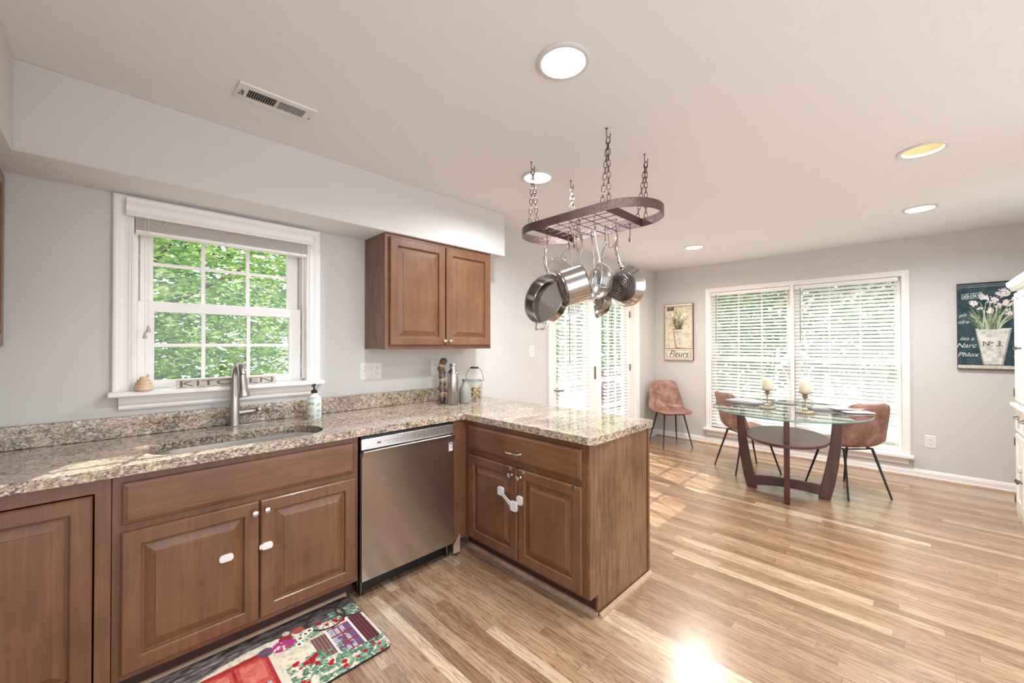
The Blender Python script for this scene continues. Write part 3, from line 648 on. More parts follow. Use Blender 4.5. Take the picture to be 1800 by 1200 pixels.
q = MB(); q.box(1.512, 1.540, 2.0788, 2.0798, 0.692, 0.745); q.build('label_sticker', 'paper', dd)
text_mesh('10', 0.024, lambda u, v, w: (1.526+u, 2.0788-w, 0.716+v)).build('sticker_lettering', 'navy', dd, fix=False)
MB().box(1.514, 1.538, 2.0782, 2.0788, 0.733, 0.741).build('sticker_band', 'grey_ink', dd)
MB().box(0.950, 1.548, 2.15, 2.17, 0.012, 0.098).build('kick_plate', 'black', c)
for x in (0.965, 1.535): MB().lathe([(0.014, 0), (0.014, 0.012), (0.006, 0.014), (0.006, 0.1)], (x, 2.135, 0.0), n=12).build('levelling_foot', 'pewter', c)
# -- peninsula
PF = 1.662
c = thing('peninsula_cabinet', 'brown peninsula base cabinet with one drawer and two locked doors', 'cabinet', (1.95, 1.6, 0))
q = MB(); t = 0.016
q.box(PF+0.019, 2.24, 1.137, 1.153, 0.10, 0.872).box(PF+0.019, 2.24, 2.09, 2.106, 0.10, 0.872).box(PF+0.019, 2.24, 1.153, 2.09, 0.10, 0.116)
q.build('carcass', 'wood_z', c)
q = MB(); q.plate([(1.126, 0.108), (2.115, 0.108), (2.115, 0.875), (1.126, 0.875)], [[(1.18, 0.14), (1.58, 0.14), (1.58, 0.64), (1.18, 0.64)], [(1.63, 0.14), (2.035, 0.14), (2.035, 0.64), (1.63, 0.64)], [(1.18, 0.70), (2.035, 0.70), (2.035, 0.83), (1.18, 0.83)]], lambda a, b, d: (d, a, b), PF, PF+0.019)
q.build('face_frame', 'wood_z', c, bevel=0.001)
q = MB(); q.box(1.557, PF+0.019, 2.100, 2.119, 0.10, 0.875); q.build('corner_filler', 'wood_z', c)
MB().prism([(1.560, 0.02), (1.612, 0.02), (1.612, 0.13), (1.560, 0.075)], lambda a, b, d: (a, d, b), 2.094, 2.0995).build('filler_foot', 'shoe', c)['label'] = 'pale foot of the corner filler'
dr = MB().panel(1.163, 2.051, 0.690, 0.845, SLAB, fx(PF)).build('drawer_front', 'wood_y', c)
q = MB(); q.tube([(PF-0.017, 1.575, 0.742), (PF-0.040, 1.582, 0.742), (PF-0.046, 1.60, 0.742), (PF-0.046, 1.66, 0.742), (PF-0.040, 1.678, 0.742), (PF-0.017, 1.685, 0.742)], 0.0062, 10); q.build('drawer_pull', 'chrome', dr, smooth=True)
da = MB().panel(1.608, 2.051, 0.126, 0.656, DOOR, fx(PF)).build('door', 'wood_z', c)
db = MB().panel(1.162, 1.602, 0.126, 0.656, DOOR, fx(PF)).build('door', 'wood_z', c)
knob(da, (PF-0.019, 1.648, 0.612), (-1, 0, 0)); knob(db, (PF-0.019, 1.578, 0.612), (-1, 0, 0))
for p, y in ((da, 1.655), (db, 1.552), (db, 1.205)):
    q = MB(); q.tube([(PF-0.0185, y, 0.640), (PF-0.021, y, 0.658), (PF-0.012, y, 0.661), (PF-0.001, y, 0.661), (PF-0.0005, y, 0.64)], 0.0022, 6, flat=1.0)
    q.box(PF-0.0225, PF-0.019, y-0.009, y+0.009, 0.638, 0.660).box(PF-0.022, PF-0.001, y-0.009, y+0.009, 0.657, 0.660); q.build('door_hook', 'chrome', p, bevel=0.0008)
F = fx(PF-0.018)
q = MB(); lock_pad(q, F, 1.735, 0.497, 0.046, 0.050, 0.012, 0.012); lock_pad(q, F, 1.625, 0.438, 0.054, 0.056, 0.014, 0.012)
q.add([F(1.735-0.012, 0.49+0.013, 0.010), F(1.735-0.012, 0.49-0.013, 0.010), F(1.63, 0.437-0.01, 0.018), F(1.63, 0.437+0.022, 0.018), F(1.735-0.012, 0.49+0.013, 0.013), F(1.735-0.012, 0.49-0.013, 0.013), F(1.63, 0.437-0.01, 0.021), F(1.63, 0.437+0.022, 0.021)], [(0, 1, 2, 3), (4, 7, 6, 5), (0, 4, 5, 1), (1, 5, 6, 2), (2, 6, 7, 3), (3, 7, 4, 0)])
q.build('child_lock', 'plate', da, bevel=0.001)['label'] = 'white child lock with a hanging strap'
q = MB(); lock_pad(q, F, 1.580, 0.482, 0.044, 0.050, 0.010, 0.012); q.build('child_lock', 'plate', db, bevel=0.001)['label'] = 'white child lock catch'
q = MB(); q.plate([(PF-0.004, 0.112), (1.728, 0.112), (1.728, 0.0), (2.272, 0.0), (2.272, 0.875), (PF-0.004, 0.875)], [], lambda a, b, d: (a, d, b), 1.120, 1.136)
q.build('end_panel', 'oak', c, bevel=0.001)
MB().box(2.242, 2.272, 1.137, 2.70, 0.0, 0.875).build('back_panel', 'oak', c)
MB().box(2.256, 2.276, 1.114, 1.1195, 0.0, 0.875).build('corner_strip', 'wood_z', c)
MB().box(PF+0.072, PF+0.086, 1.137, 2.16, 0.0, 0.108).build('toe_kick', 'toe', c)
MB().prism([(0, 0.0), (0.018, 0.0), (0.017, 0.01), (0.010, 0.021), (0, 0.024)], lambda a, b, d: (d, 1.114-a, b), 1.728, 2.276).build('shoe_moulding', 'shoe', c)
MB().prism([(0, 0.0), (0.018, 0.0), (0.017, 0.01), (0.010, 0.021), (0, 0.024)], lambda a, b, d: (PF+0.072-a, d, b), 1.12, 2.15).build('shoe_moulding', 'shoe', c)
# -- worktop with sink hole
ct = thing('granite_worktop', 'speckled beige and brown granite worktop running round the corner onto the peninsula', 'worktop', (1.0, 2.4, 0.876))
def arc(cx, cy, r, a0, a1, n=6): return [(cx+r*math.cos(a0+(a1-a0)*k/n), cy+r*math.sin(a0+(a1-a0)*k/n)) for k in range(n+1)]
out = [(XL+0.002, 2.087)]+[(1.625, 2.087), (1.637, 2.075)]+arc(1.637+0.035, 1.091+0.035, 0.035, PI, 1.5*PI)+arc(2.305-0.04, 1.091+0.04, 0.04, -PI/2, 0)+[(2.305, YW-0.003), (XL+0.002, YW-0.003)]
hole = rrect(0.105, 0.812, 2.158, 2.462, 0.13, 8)
q = MB(); q.plate(out, [hole], lambda a, b, d: (a, b, d), 0.876, 0.914); q.build('slab', 'granite', ct, bevel=0.007, seg=3)
MB().box(XL+0.002, 1.972, 2.737, YW-0.003, 0.9145, 1.016).build('backsplash', 'granite', ct, bevel=0.003)
# -- sink
sk = thing('sink', 'stainless steel undermount sink bowl set into the granite', 'sink', (0.46, 2.31, 0.68))
q = MB(); loops = []
for ins, z in ((-0.012, 0.8755), (0.002, 0.8755), (0.004, 0.85), (0.010, 0.72), (0.022, 0.695), (0.05, 0.687), (0.12, 0.684)):
    loops.append([(a, b, z) for a, b in rrect(0.105+ins, 0.812-ins, 2.158+ins, 2.462-ins, max(0.02, 0.13-ins), 8)])
n = len(loops[0]); vs = [p for L in loops for p in L]; fs = [(i*n+k, i*n+(k+1) % n, (i+1)*n+(k+1) % n, (i+1)*n+k) for i in range(len(loops)-1) for k in range(n)]
fs.append(tuple((len(loops)-1)*n+k for k in range(n))); q.add(vs, fs); q.build('bowl', 'steel', sk, smooth=True, fix=False)
MB().lathe([(0.0, 0.002), (0.03, 0.003), (0.044, 0.005), (0.046, 0.001)], (0.46, 2.31, 0.6845), n=24).build('drain', 'chrome', sk, smooth=True)
# -- faucet
fa = thing('faucet', 'brushed nickel pull-down kitchen faucet behind the sink', 'faucet', (0.487, 2.69, 0.9145))
bx, by = 0.487, 2.69
MB().box(0.36, 0.64, by-0.03, by+0.03, 0.9145, 0.919).build('deck_plate', 'nickel', fa, bevel=0.002)
MB().lathe([(0.028, 0.919), (0.0275, 0.93), (0.026, 0.97), (0.024, 1.05), (0.020, 1.12)], (bx, by, 0), n=28).build('body', 'nickel', fa, smooth=True)
path = [(bx, by, 1.115), (bx, by, 1.19)]; rr = [0.0195, 0.0175]
for k in range(1, 10):
    a = PI - k*PI*0.93/9; path.append((bx+0.012*k/9, by-0.062-0.062*math.cos(a), 1.19+0.072*math.sin(a))); rr.append(0.0172)
MB().tube(path, rr, 18).build('spout', 'nickel', fa, smooth=True)
ex, ey, ez = path[-1]
MB().tube([(ex, ey, ez), (ex+0.001, ey-0.003, ez-0.03), (ex+0.003, ey-0.008, ez-0.075), (ex+0.006, ey-0.014, ez-0.115), (ex+0.0065, ey-0.015, ez-0.120)], [0.0185, 0.019, 0.0225, 0.028, 0.026], 20).build('spray_head', 'nickel', fa, smooth=True)
q = MB(); q.tube([(bx+0.02, by, 0.985), (bx+0.085, by-0.004, 0.988)], [0.017, 0.016], 14); q.build('valve', 'nickel', fa, smooth=True)
MB().tube([(bx+0.085, by-0.004, 0.988), (bx+0.105, by-0.01, 0.996), (bx+0.112, by-0.03, 1.004), (bx+0.108, by-0.062, 1.004)], [0.016, 0.014, 0.010, 0.008], 12).build('lever', 'nickel', fa, smooth=True)

# ================================================================== WALL CABINETS
c = thing('wall_cabinet', 'brown two-door wall cabinet hung right of the sink window', 'cabinet', (1.74, 2.6, 1.336))
YC = 2.465
q = MB(); q.box(1.276, 1.292, YC+0.019, 2.765, 1.338, 2.1165).box(2.196, 2.212, YC+0.019, 2.765, 1.338, 2.1165).box(1.292, 2.196, YC+0.019, 2.765, 1.345, 1.361).box(1.292, 2.196, 2.755, 2.765, 1.345, 2.11)
q.build('carcass', 'oak', c, bevel=0.001)
q = MB(); q.plate([(1.274, 1.336), (2.214, 1.336), (2.214, 2.1165), (1.274, 2.1165)], [[(1.32, 1.38), (1.73, 1.38), (1.73, 2.07), (1.32, 2.07)], [(1.78, 1.38), (2.17, 1.38), (2.17, 2.07), (1.78, 2.07)]], lambda a, b, d: (a, d, b), YC, YC+0.019)
q.build('face_frame', 'wood_z', c, bevel=0.001)
da = MB().panel(1.304, 1.749, 1.364, 2.092, DOOR, fy(YC)).build('door', 'wood_z', c)
db = MB().panel(1.759, 2.200, 1.364, 2.092, DOOR, fy(YC)).build('door', 'wood_z', c)
knob(da, (1.733, YC-0.019, 1.396), (0, -1, 0)); knob(db, (1.782, YC-0.019, 1.396), (0, -1, 0))
c = thing('wall_cabinet', 'brown wall cabinet cut off at the left picture edge', 'cabinet', (-0.5, 2.2, 1.33))
q = MB(); q.box(XL+0.002, -0.345, 1.62, 2.764, 1.336, 2.1165); q.build('carcass', 'oak', c, bevel=0.001)
MB().panel(1.66, 2.20, 1.36, 2.09, DOOR, lambda u, v, w: (-0.345+w, u, v)).build('door', 'wood_z', c)
MB().panel(2.215, 2.72, 1.36, 2.09, DOOR, lambda u, v, w: (-0.345+w, u, v)).build('door', 'wood_z', c)

# ================================================================== PLATES ON THE WALLS
def outlet(t, fn, u, v):
    for dv in (-0.0195, 0.0195):
        q = MB(); dark = MB()
        q.prism([(u+0.0165*math.cos(a)*1.0, v+dv+max(-0.0135, min(0.0135, 0.017*math.sin(a)))) for a in [2*PI*k/20 for k in range(20)]], fn, 0.005, 0.007)
        dark.prism([(u-0.008, v+dv-0.002), (u-0.0055, v+dv-0.002), (u-0.0055, v+dv+0.007), (u-0.008, v+dv+0.007)], fn, 0.007, 0.0074)
        dark.prism([(u+0.0055, v+dv-0.002), (u+0.008, v+dv-0.002), (u+0.008, v+dv+0.006), (u+0.0055, v+dv+0.006)], fn, 0.007, 0.0074)
        dark.prism(circle(u, v+dv-0.008, 0.0026, 8), fn, 0.007, 0.0074)
        s = q.build('socket', 'plate', t); dark.build('socket_slots', 'slot', s)
def plate_thing(name, label, fn, u, v, w, kinds, cat):
    t = thing(name, label, cat, fn(u, v, 0))
    MB().panel(u-w/2, u+w/2, v-0.0625, v+0.0625, [(0, 0.0005), (0, 0.0025), (0.004, 0.005)], fn).build('cover_plate', 'plate', t)
    n = len(kinds)
    for k, kd in enumerate(kinds):
        uu = u+(k-(n-1)/2)*0.046
        if kd == 'o':
            outlet(t, fn, uu, v)
        else:
            q = MB(); q.prism([(uu-0.005, v-0.012), (uu+0.005, v-0.012), (uu+0.005, v+0.012), (uu-0.005, v+0.012)], fn, 0.0048, 0.006)
            q.add([fn(uu+a, v+b, w_) for a, b, w_ in ((-0.004, 0.0, 0.006), (0.004, 0.0, 0.006), (0.004, 0.009, 0.006), (-0.004, 0.009, 0.006), (-0.0035, 0.008, 0.016), (0.0035, 0.008, 0.016), (0.0035, 0.012, 0.015), (-0.0035, 0.012, 0.015))], [(0, 1, 2, 3), (4, 5, 6, 7), (0, 1, 5, 4), (1, 2, 6, 5), (2, 3, 7, 6), (3, 0, 4, 7)])
            q.build('toggle', 'plate', t)
            [MB().prism(circle(uu, v+s_*0.030, 0.003, 8), fn, 0.005, 0.0056).build('screw', 'pewter', t) for s_ in (1, -1)]
    return t
plate_thing('switch_plate', 'wide white wall plate with two toggle switches and a socket beside the sink window', fy(YW), 1.323, 1.178, 0.165, ['s', 's', 'o'], 'switch')
plate_thing('power_outlet', 'white wall socket under the wall cabinet behind the bottle', fy(YW), 1.872, 1.180, 0.085, ['o'], 'outlet')
plate_thing('light_switch', 'single white light switch left of the glass doors', fy(YW), 3.052, 1.295, 0.078, ['s'], 'switch')
plate_thing('power_outlet', 'white wall socket low on the wall right of the wide window', fx(XF), -0.130, 0.379, 0.082, ['o'], 'outlet')

# ================================================================== THINGS ON THE SILL AND WORKTOP
t = thing('wall_sign', 'whitewashed board reading KITCHEN standing on the window sill', 'sign', (0.465, 2.715, 1.139))
sg = lambda u, v, w: (u, 2.708-w, v)
MB().box(0.236, 0.696, 2.708, 2.722, 1.1395, 1.184).build('board', 'sign', t, bevel=0.002)
q = text_mesh('KITCHEN', 0.043, lambda u, v, w: sg(0.466+u*1.0, 1.161+v, w), sx=2.45); q.build('lettering', 'ink', t, fix=False)
q = MB()
for u, wd in ((0.262, 0.03), (0.345, 0.02), (0.40, 0.035), (0.53, 0.03), (0.597, 0.03), (0.655, 0.035)):
    for v_ in (1.1468, 1.1755): q.box(u-wd/2, u+wd/2, 2.7065, 2.7078, v_-0.0011, v_+0.0011)
q.build('serifs', 'ink', t)
t = thing('beehive_figurine', 'carved pale wooden beehive figurine on the left end of the window sill', 'figurine', (0.112, 2.722, 1.139))
pr_ = [(0.0, 0.0), (0.034, 0.0)]
for k, (r, z) in enumerate(((0.039, 0.009), (0.038, 0.024), (0.033, 0.038), (0.026, 0.051), (0.017, 0.062))):
    pr_ += [(r*0.93, z-0.006), (r, z), (r*0.93, z+0.006)]
pr_ += [(0.006, 0.070), (0, 0.071)]
MB().lathe(pr_, (0.112, 2.722, 1.1395), n=28).build('hive', 'hive', t, smooth=True)
q = MB(); q.lathe([(0, -0.006), (0.005, -0.003), (0.006, 0.001), (0.004, 0.005), (0, 0.006)], (0.127, 2.714, 1.213), (1, 0, 0.3), n=12); q.build('bee', 'tassel', t, smooth=True)
q = MB(); q.add([(0.127, 2.714, 1.217), (0.124, 2.705, 1.226), (0.131, 2.706, 1.227)], [(0, 1, 2)]).add([(0.127, 2.714, 1.217), (0.124, 2.722, 1.227), (0.131, 2.722, 1.226)], [(0, 1, 2)]); q.build('bee_wings', 'paper', t, fix=False, solid=0.001)
# soap dispenser
t = thing('soap_dispenser', 'white and teal patterned soap bottle with a black pump right of the sink', 'soap bottle', (0.883, 2.612, 0.9145))
sx_, sy_ = 0.883, 2.612
bo = MB().lathe([(0.0, 0.0), (0.038, 0.0), (0.041, 0.004), (0.041, 0.112), (0.039, 0.122), (0.030, 0.136), (0.018, 0.146), (0.015, 0.150), (0.015, 0.158)], (sx_, sy_, 0.9145), n=32).build('bottle', 'soap', t, smooth=True)
def onb(u, v, w):  # wrap on the bottle, u = arc length, facing the camera
    a = -2.22 + u/0.0412; return (sx_+(0.0412+w)*math.cos(a), sy_+(0.0412+w)*math.sin(a), 0.9145+v)
def scroll(cx, cz, r, turns, sgn, n=16):
    return [onb(cx+sgn*r*(1-k/n*0.8)*math.cos(turns*2*PI*k/n), cz+r*(1-k/n*0.8)*math.sin(turns*2*PI*k/n), 0.0004) for k in range(n+1)]
q = MB()
for cx, cz, r, tn, sg_ in ((-0.016, 0.093, 0.010, 1.3, 1), (0.006, 0.093, 0.010, 1.3, -1), (-0.018, 0.020, 0.011, 1.3, 1), (0.004, 0.018, 0.011, -1.3, -1)): q.tube(scroll(cx, cz, r, tn, sg_), 0.0012, 5)
q.build('scroll_pattern', 'navy', bo)
q = MB()
for cx, cz, r, tn, sg_ in ((0.036, 0.085, 0.013, 1.4, 1), (0.040, 0.050, 0.013, -1.4, 1), (0.034, 0.020, 0.011, 1.3, -1), (-0.038, 0.06, 0.012, 1.4, -1)): q.tube(scroll(cx, cz, r, tn, sg_), 0.0016, 5)
for k in range(10):
    a = -2.9+k*0.17; q.tube([(sx_+0.031*math.cos(a), sy_+0.031*math.sin(a), 0.9145+0.135), (sx_+0.0398*math.cos(a), sy_+0.0398*math.sin(a), 0.9145+0.120)], 0.0014, 4)
q.build('teal_pattern', 'teal', bo)
q = MB()
for k, wd in enumerate((0.024, 0.028, 0.02)):
    z = 0.066-k*0.010; q.tube([onb(-0.006-wd/2+wd*j/5, z+0.0012*(j % 2), 0.0004) for j in range(6)], 0.0009, 4)
q.build('label_lines', 'grey_ink', bo)
q = MB(); q.lathe([(0.017, 0.156), (0.018, 0.158), (0.018, 0.172), (0.012, 0.176), (0.006, 0.178), (0.005, 0.20), (0.009, 0.201), (0.010, 0.208), (0.008, 0.212), (0, 0.213)], (sx_, sy_, 0.9145), n=20)
q.tube([(sx_, sy_, 0.9145+0.206), (sx_-0.02, sy_-0.03, 0.9145+0.206), (sx_-0.023, sy_-0.035, 0.9145+0.198)], 0.0045, 8); q.build('pump', 'black', t, smooth=True)
# steel bottle
t = thing('water_bottle', 'tall brushed steel bottle in front of the jars on the worktop', 'bottle', (1.827, 2.46, 0.9145))
bx2, by2 = 1.827, 2.462
MB().lathe([(0, 0), (0.040, 0.0), (0.043, 0.004), (0.043, 0.232), (0.041, 0.242), (0.034, 0.254), (0.026, 0.262), (0.024, 0.270)], (bx2, by2, 0.9145), n=36).build('body', 'pan_in', t, smooth=True)
MB().lathe([(0.023, 0.270), (0.026, 0.271), (0.026, 0.306), (0.024, 0.309), (0, 0.309)], (bx2, by2, 0.9145), n=28).build('cap', 'pan_in', t, smooth=True)
# glass jar with dark wooden pieces
t = thing('glass_jar', 'tall clear glass vase filled with dark wooden pieces behind the steel bottle', 'jar', (1.835, 2.615, 0.9145))
jx, jy = 1.842, 2.618
MB().lathe([(0, 0.0), (0.045, 0.0), (0.052, 0.006), (0.054, 0.03), (0.050, 0.10), (0.045, 0.20), (0.050, 0.285), (0.053, 0.292), (0.047, 0.285), (0.042, 0.2), (0.047, 0.1), (0.050, 0.03), (0.046, 0.012), (0, 0.010)], (jx, jy, 0.9145), n=32).build('glass', 'jar', t, smooth=True)
rnd = random.Random(5); pcs = []
for k in range(11):
    z = 0.9145+0.030+k*0.029; a = rnd.uniform(0, 6.28); r = rnd.uniform(0.004, 0.014); 
    o = MB().lathe([(0, -0.030), (0.016, -0.023), (0.024, -0.009), (0.025, 0.007), (0.018, 0.022), (0, 0.028)], (jx+r*math.cos(a), jy+r*math.sin(a), z), (rnd.uniform(-0.6, 0.6), rnd.uniform(-0.6, 0.6), 1), n=12, sx=1.25, sy=1.05).build('wooden_piece', 'dark_cork' if k % 4 != 1 else 'cork', smooth=True)
    tag(o, 'small carved wooden piece inside the tall clear glass vase', 'ornament', 'wooden pieces in the tall vase')
# grey vase
t = MB().lathe([(0, 0), (0.040, 0.0), (0.046, 0.006), (0.048, 0.04), (0.047, 0.09), (0.042, 0.115), (0.028, 0.142), (0.020, 0.156), (0.020, 0.172), (0.025, 0.184), (0.028, 0.187), (0.024, 0.185), (0.017, 0.172), (0.017, 0.156), (0.024, 0.14), (0.036, 0.11), (0.040, 0.05), (0, 0.01)], (1.945, 2.463, 0.9145), n=32).build('bud_vase', 'vase', smooth=True, base=(1.945, 2.463, 0.9145))
tag(t, 'small grey frosted bud vase between the steel bottle and the wire-handled jar', 'vase')
# jar of corks with a bail handle
t = thing('glass_jar', 'round glass jar of corks with a wire bail handle', 'jar', (2.10, 2.52, 0.9145))
jx, jy = 2.100, 2.535
MB().lathe([(0, 0), (0.055, 0), (0.062, 0.006), (0.067, 0.05), (0.067, 0.13), (0.062, 0.155), (0.057, 0.165), (0.059, 0.172), (0.054, 0.172), (0.052, 0.163), (0.058, 0.15), (0.063, 0.12), (0.063, 0.05), (0.058, 0.012), (0, 0.008)], (jx, jy, 0.9145), n=36).build('glass', 'jar', t, smooth=True)
q = MB(); q.lathe([(0.0625, 0.158), (0.0655, 0.158), (0.0655, 0.162), (0.0625, 0.162), (0.0625, 0.158)], (jx, jy, 0.9145), n=36, cap=False); q.build('neck_wire', 'pewter', t)
px_, py_ = 0.7071, -0.7071
pts = []
for k in range(17):
    a = PI*k/16; r = 0.074; pts.append((jx+px_*r*math.cos(a), jy+py_*r*math.cos(a), 0.9145+0.15+0.115*min(1.0, math.sin(a)*1.12)))
MB().tube(pts, 0.0022, 6).build('bail_handle', 'pewter', t, smooth=True)
MB().tube([(jx+px_*u, jy+py_*u, 0.9145+0.265) for u in (-0.034, -0.03, 0.03, 0.034)], [0.005, 0.008, 0.008, 0.005], 10).build('handle_grip', 'black_metal', t, smooth=True)
rnd = random.Random(9)
for k in range(34):
    lay = k//7; a = k*0.9+lay*0.4; r = 0.038 if k % 7 else 0.0
    z = 0.9145+0.022+lay*0.021
    o = MB().lathe([(0, -0.02), (0.0095, -0.02), (0.0105, 0), (0.0095, 0.02), (0, 0.02)], (jx+r*math.cos(a), jy+r*math.sin(a), z), (rnd.uniform(-1, 1), rnd.uniform(-1, 1), rnd.uniform(-0.3, 0.6)), n=10).build('cork', 'cork', smooth=True)
    tag(o, 'bottle cork inside the wire-handled glass jar', 'cork', 'corks in the jar')
# ================================================================== POT RACK
RX, RY, RZ = 1.985, 1.358, 2.055
rk = thing('pot_rack', 'oval hammered bronze pot rack hung on chains above the peninsula', 'pot rack', (RX, RY, ZC))
def stadium(r, hs=0.25, n=20):
    return [(RX+r*math.cos(PI*k/n), RY+hs+r*math.sin(PI*k/n)) for k in range(n+1)]+[(RX+r*math.cos(PI+PI*k/n), RY-hs+r*math.sin(PI+PI*k/n)) for k in range(n+1)]
q = MB(); q.plate(stadium(0.202), [stadium(0.1975)], lambda a, b, d: (a, b, d), RZ, RZ+0.048); q.build('band', 'bronze', rk, smooth=True)
q = MB()
for y in (RY-0.25, RY+0.25): q.box(RX-0.197, RX+0.197, y-0.002, y+0.002, RZ, RZ+0.045)
cb = q.build('crossbar', 'bronze', rk, bevel=0.0008)
q = MB()
for k in range(7): q.tube([(RX-0.197, RY-0.25+0.5*k/6, RZ+0.008), (RX+0.197, RY-0.25+0.5*k/6, RZ+0.008)], 0.0024, 6)
for k in range(1, 6): q.tube([(RX-0.197+0.394*k/6, RY-0.25, RZ+0.012), (RX-0.197+0.394*k/6, RY+0.25, RZ+0.012)], 0.0024, 6)
q.build('wire_grid', 'bronze', rk)
q = MB()
for x in (RX-0.2025, RX+0.2025):
    for y in (RY-0.26, RY-0.235, RY+0.235, RY+0.26):
        for z in (RZ+0.012, RZ+0.036): q.lathe([(0.004, -0.002), (0.003, 0.002), (0, 0.003)], (x, y, z), (1 if x > RX else -1, 0, 0), n=8)
q.build('rivets', 'black_metal', rk)
def chain_mb(a, b, L=0.036, w=0.009, r=0.0021):
    a = Vector(a); b = Vector(b); d = (b-a); n = max(1, round(d.length/(L-2*r*1.6))); step = d/n; t = d.normalized(); q = MB()
    s1 = t.cross(Vector((0.7, 0.7, 0.1))).normalized(); s2 = t.cross(s1)
    for k in range(n):
        c = a+step*(k+0.5); s = (s1, s2)[k % 2]; h = step.length/2+r*0.8-w*0.75; P = []
        for j in range(7): th = PI*j/6; P.append(c+t*(h+w*0.9*math.sin(th))+s*w*math.cos(th))
        for j in range(7): th = PI+PI*j/6; P.append(c+t*(-h+w*0.9*math.sin(th))+s*w*math.cos(th))
        q.tube(P, r, 5, closed=True)
    return q
for hx, hy, sgn in ((1.790, 1.622, 1), (2.185, 1.622, 1), (1.785, 1.098, -1), (2.185, 1.092, -1)):
    q = MB(); q.lathe([(0.006, 0), (0.006, -0.003), (0.0025, -0.005)], (hx, hy, ZC), n=10)
    pts = [(hx, hy, ZC-0.002), (hx, hy, ZC-0.034)]
    for k in range(1, 9): a = PI/2-k*PI*1.25/8; pts.append((hx+0.0105-0.0105*math.sin(a+0)*1.0 if False else hx+0.010*math.cos(a)*0.0, hy, ZC) if False else (hx+0.007*(1-math.cos(k*PI*1.2/8)), hy-0.007*(1-math.cos(k*PI*1.2/8)), ZC-0.034-0.013*math.sin(k*PI*1.2/8)))
    q.tube(pts, 0.0024, 6); q.build('ceiling_hook', 'chain', rk)
    bx_ = RX-0.2 if hx < RX else RX+0.2
    top = (hx+0.006, hy-0.006, ZC-0.047)
    chain_mb(top, (bx_, RY+sgn*0.272, RZ+0.046)).build('chain', 'chain', rk)
    chain_mb(top, (bx_+(0.012 if hx < RX else -0.012), RY+sgn*0.225, RZ+0.046)).build('chain', 'chain', rk)
def s_hook(x, y, zt, zb, rot):
    c, s = math.cos(rot), math.sin(rot); h = zt-zb; P = []
    for k in range(7): a = PI*1.1-PI*1.1*k/6; P.append((0.010+0.010*math.cos(a), zt-0.010+0.010*math.sin(a)))
    P.append((0.016, zt-h*0.5))
    for k in range(8): a = PI*0.15-PI*1.25*k/7; P.append((-0.0+0.014*math.cos(a), zb+0.014+0.014*math.sin(a)))
    return MB().tube([(x+c*u-s*0, y+s*u, z) for u, z in P], 0.0023, 6)
HANG = []
def hang(x, y, zb, rot=0.8, zt=RZ+0.022):
    s_hook(x, y, zt, zb, rot).build('hook', 'bronze', rk, smooth=True)
for x, y, zb, rot in ((2.13, 1.16, 1.965, 0.3), (2.16, 1.30, 1.96, 1.8), (1.88, 1.33, 1.985, 2.4), (2.05, 1.47, 1.95, 1.2)): hang(x, y, zb, rot)

# ------------------------------------------------------------------ pans
def pan(name, label, cat, rim, n, up_to, R, Rb, depth, helper=False, hbow=0.03, hw=0.0125, base_ring=True, flare=0.02, group='pans hung from the rack', mesh=False):
    N = Vector(n).normalized(); c = Vector(rim); h = Vector(up_to)
    up = (h-c); up = (up-N*up.dot(N)).normalized()
    t = thing(name, label, cat, c, group=group)
    pr = [(0, -depth), (Rb*0.97, -depth), (Rb, -depth+0.004), (Rb+(R-Rb)*0.35, -depth+flare), (R-0.001, -0.004), (R, -0.001), (R+0.004, 0.002), (R+0.0035, 0.0035), (R-0.002, 0.0005), (R-0.004, -0.006), (Rb+(R-Rb)*0.35-0.003, -depth+flare+0.002), (Rb-0.006, -depth+0.006), (0, -depth+0.005)]
    MB().lathe(pr, c, N, n=48).build('body', 'pan', t, smooth=True)
    if base_ring:
        q = MB(); q.lathe([(0, -depth-0.006), (Rb*0.90, -depth-0.006), (Rb*0.94, -depth-0.004), (Rb*0.94, -depth-0.0005)], c, N, n=40)
        for k in range(1, 5): q.lathe([(Rb*0.16*k, -depth-0.0068), (Rb*0.16*k+0.001, -depth-0.0074), (Rb*0.16*k+0.002, -depth-0.0068)], c, N, n=32, cap=False)
        q.build('base_disc', 'pan_base', t, smooth=True)
    a0 = c+up*(R*0.985)-N*0.016
    L = (h-a0); d = L.normalized(); bow = N*hbow
    pts = [a0-d*0.004, a0+up*0.012+N*0.002]+[a0+L*f+bow*math.sin(PI*f)*1.0 for f in (0.15, 0.3, 0.45, 0.6, 0.75, 0.9)]+[h-d*0.004]
    rr = [hw*0.9, hw*0.8, hw*0.75, hw*0.9, hw, hw*1.05, hw*1.05, hw, hw*0.8]
    side = N.cross(up)
    q = MB(); q.tube(pts, rr, 12, flat=0.5, up=N)
    ring = [h+d*0.004+up*0.010*math.cos(2*PI*k/12)+side*0.0075*math.sin(2*PI*k/12) for k in range(12)]; q.tube(ring, 0.0028, 6, closed=True)
    q.build('handle', 'chrome', t, smooth=True)
    q = MB()
    for s in (-1, 1): q.lathe([(0.0055, -0.001), (0.005, 0.002), (0, 0.0035)], c+up*(R-0.006)+side*0.013*s-N*0.02, -up, n=10)
    q.build('rivets', 'chrome', t)
    if helper:
        b = c-up*R-N*0.014; P = [b+side*0.042-up*-0.004, b+side*0.040-up*0.012, b+side*0.034-up*0.034+N*0.006, b+side*0.03-up*0.040+N*0.008, b-side*0.03-up*0.040+N*0.008, b-side*0.034-up*0.034+N*0.006, b-side*0.040-up*0.012, b-side*0.042-up*-0.004]
        MB().tube(P, [0.006, 0.005, 0.005, 0.0055, 0.0055, 0.005, 0.005, 0.006], 8).build('helper_handle', 'chrome', t, smooth=True)
    hang(h.x, h.y, h.z-0.008)
    return t
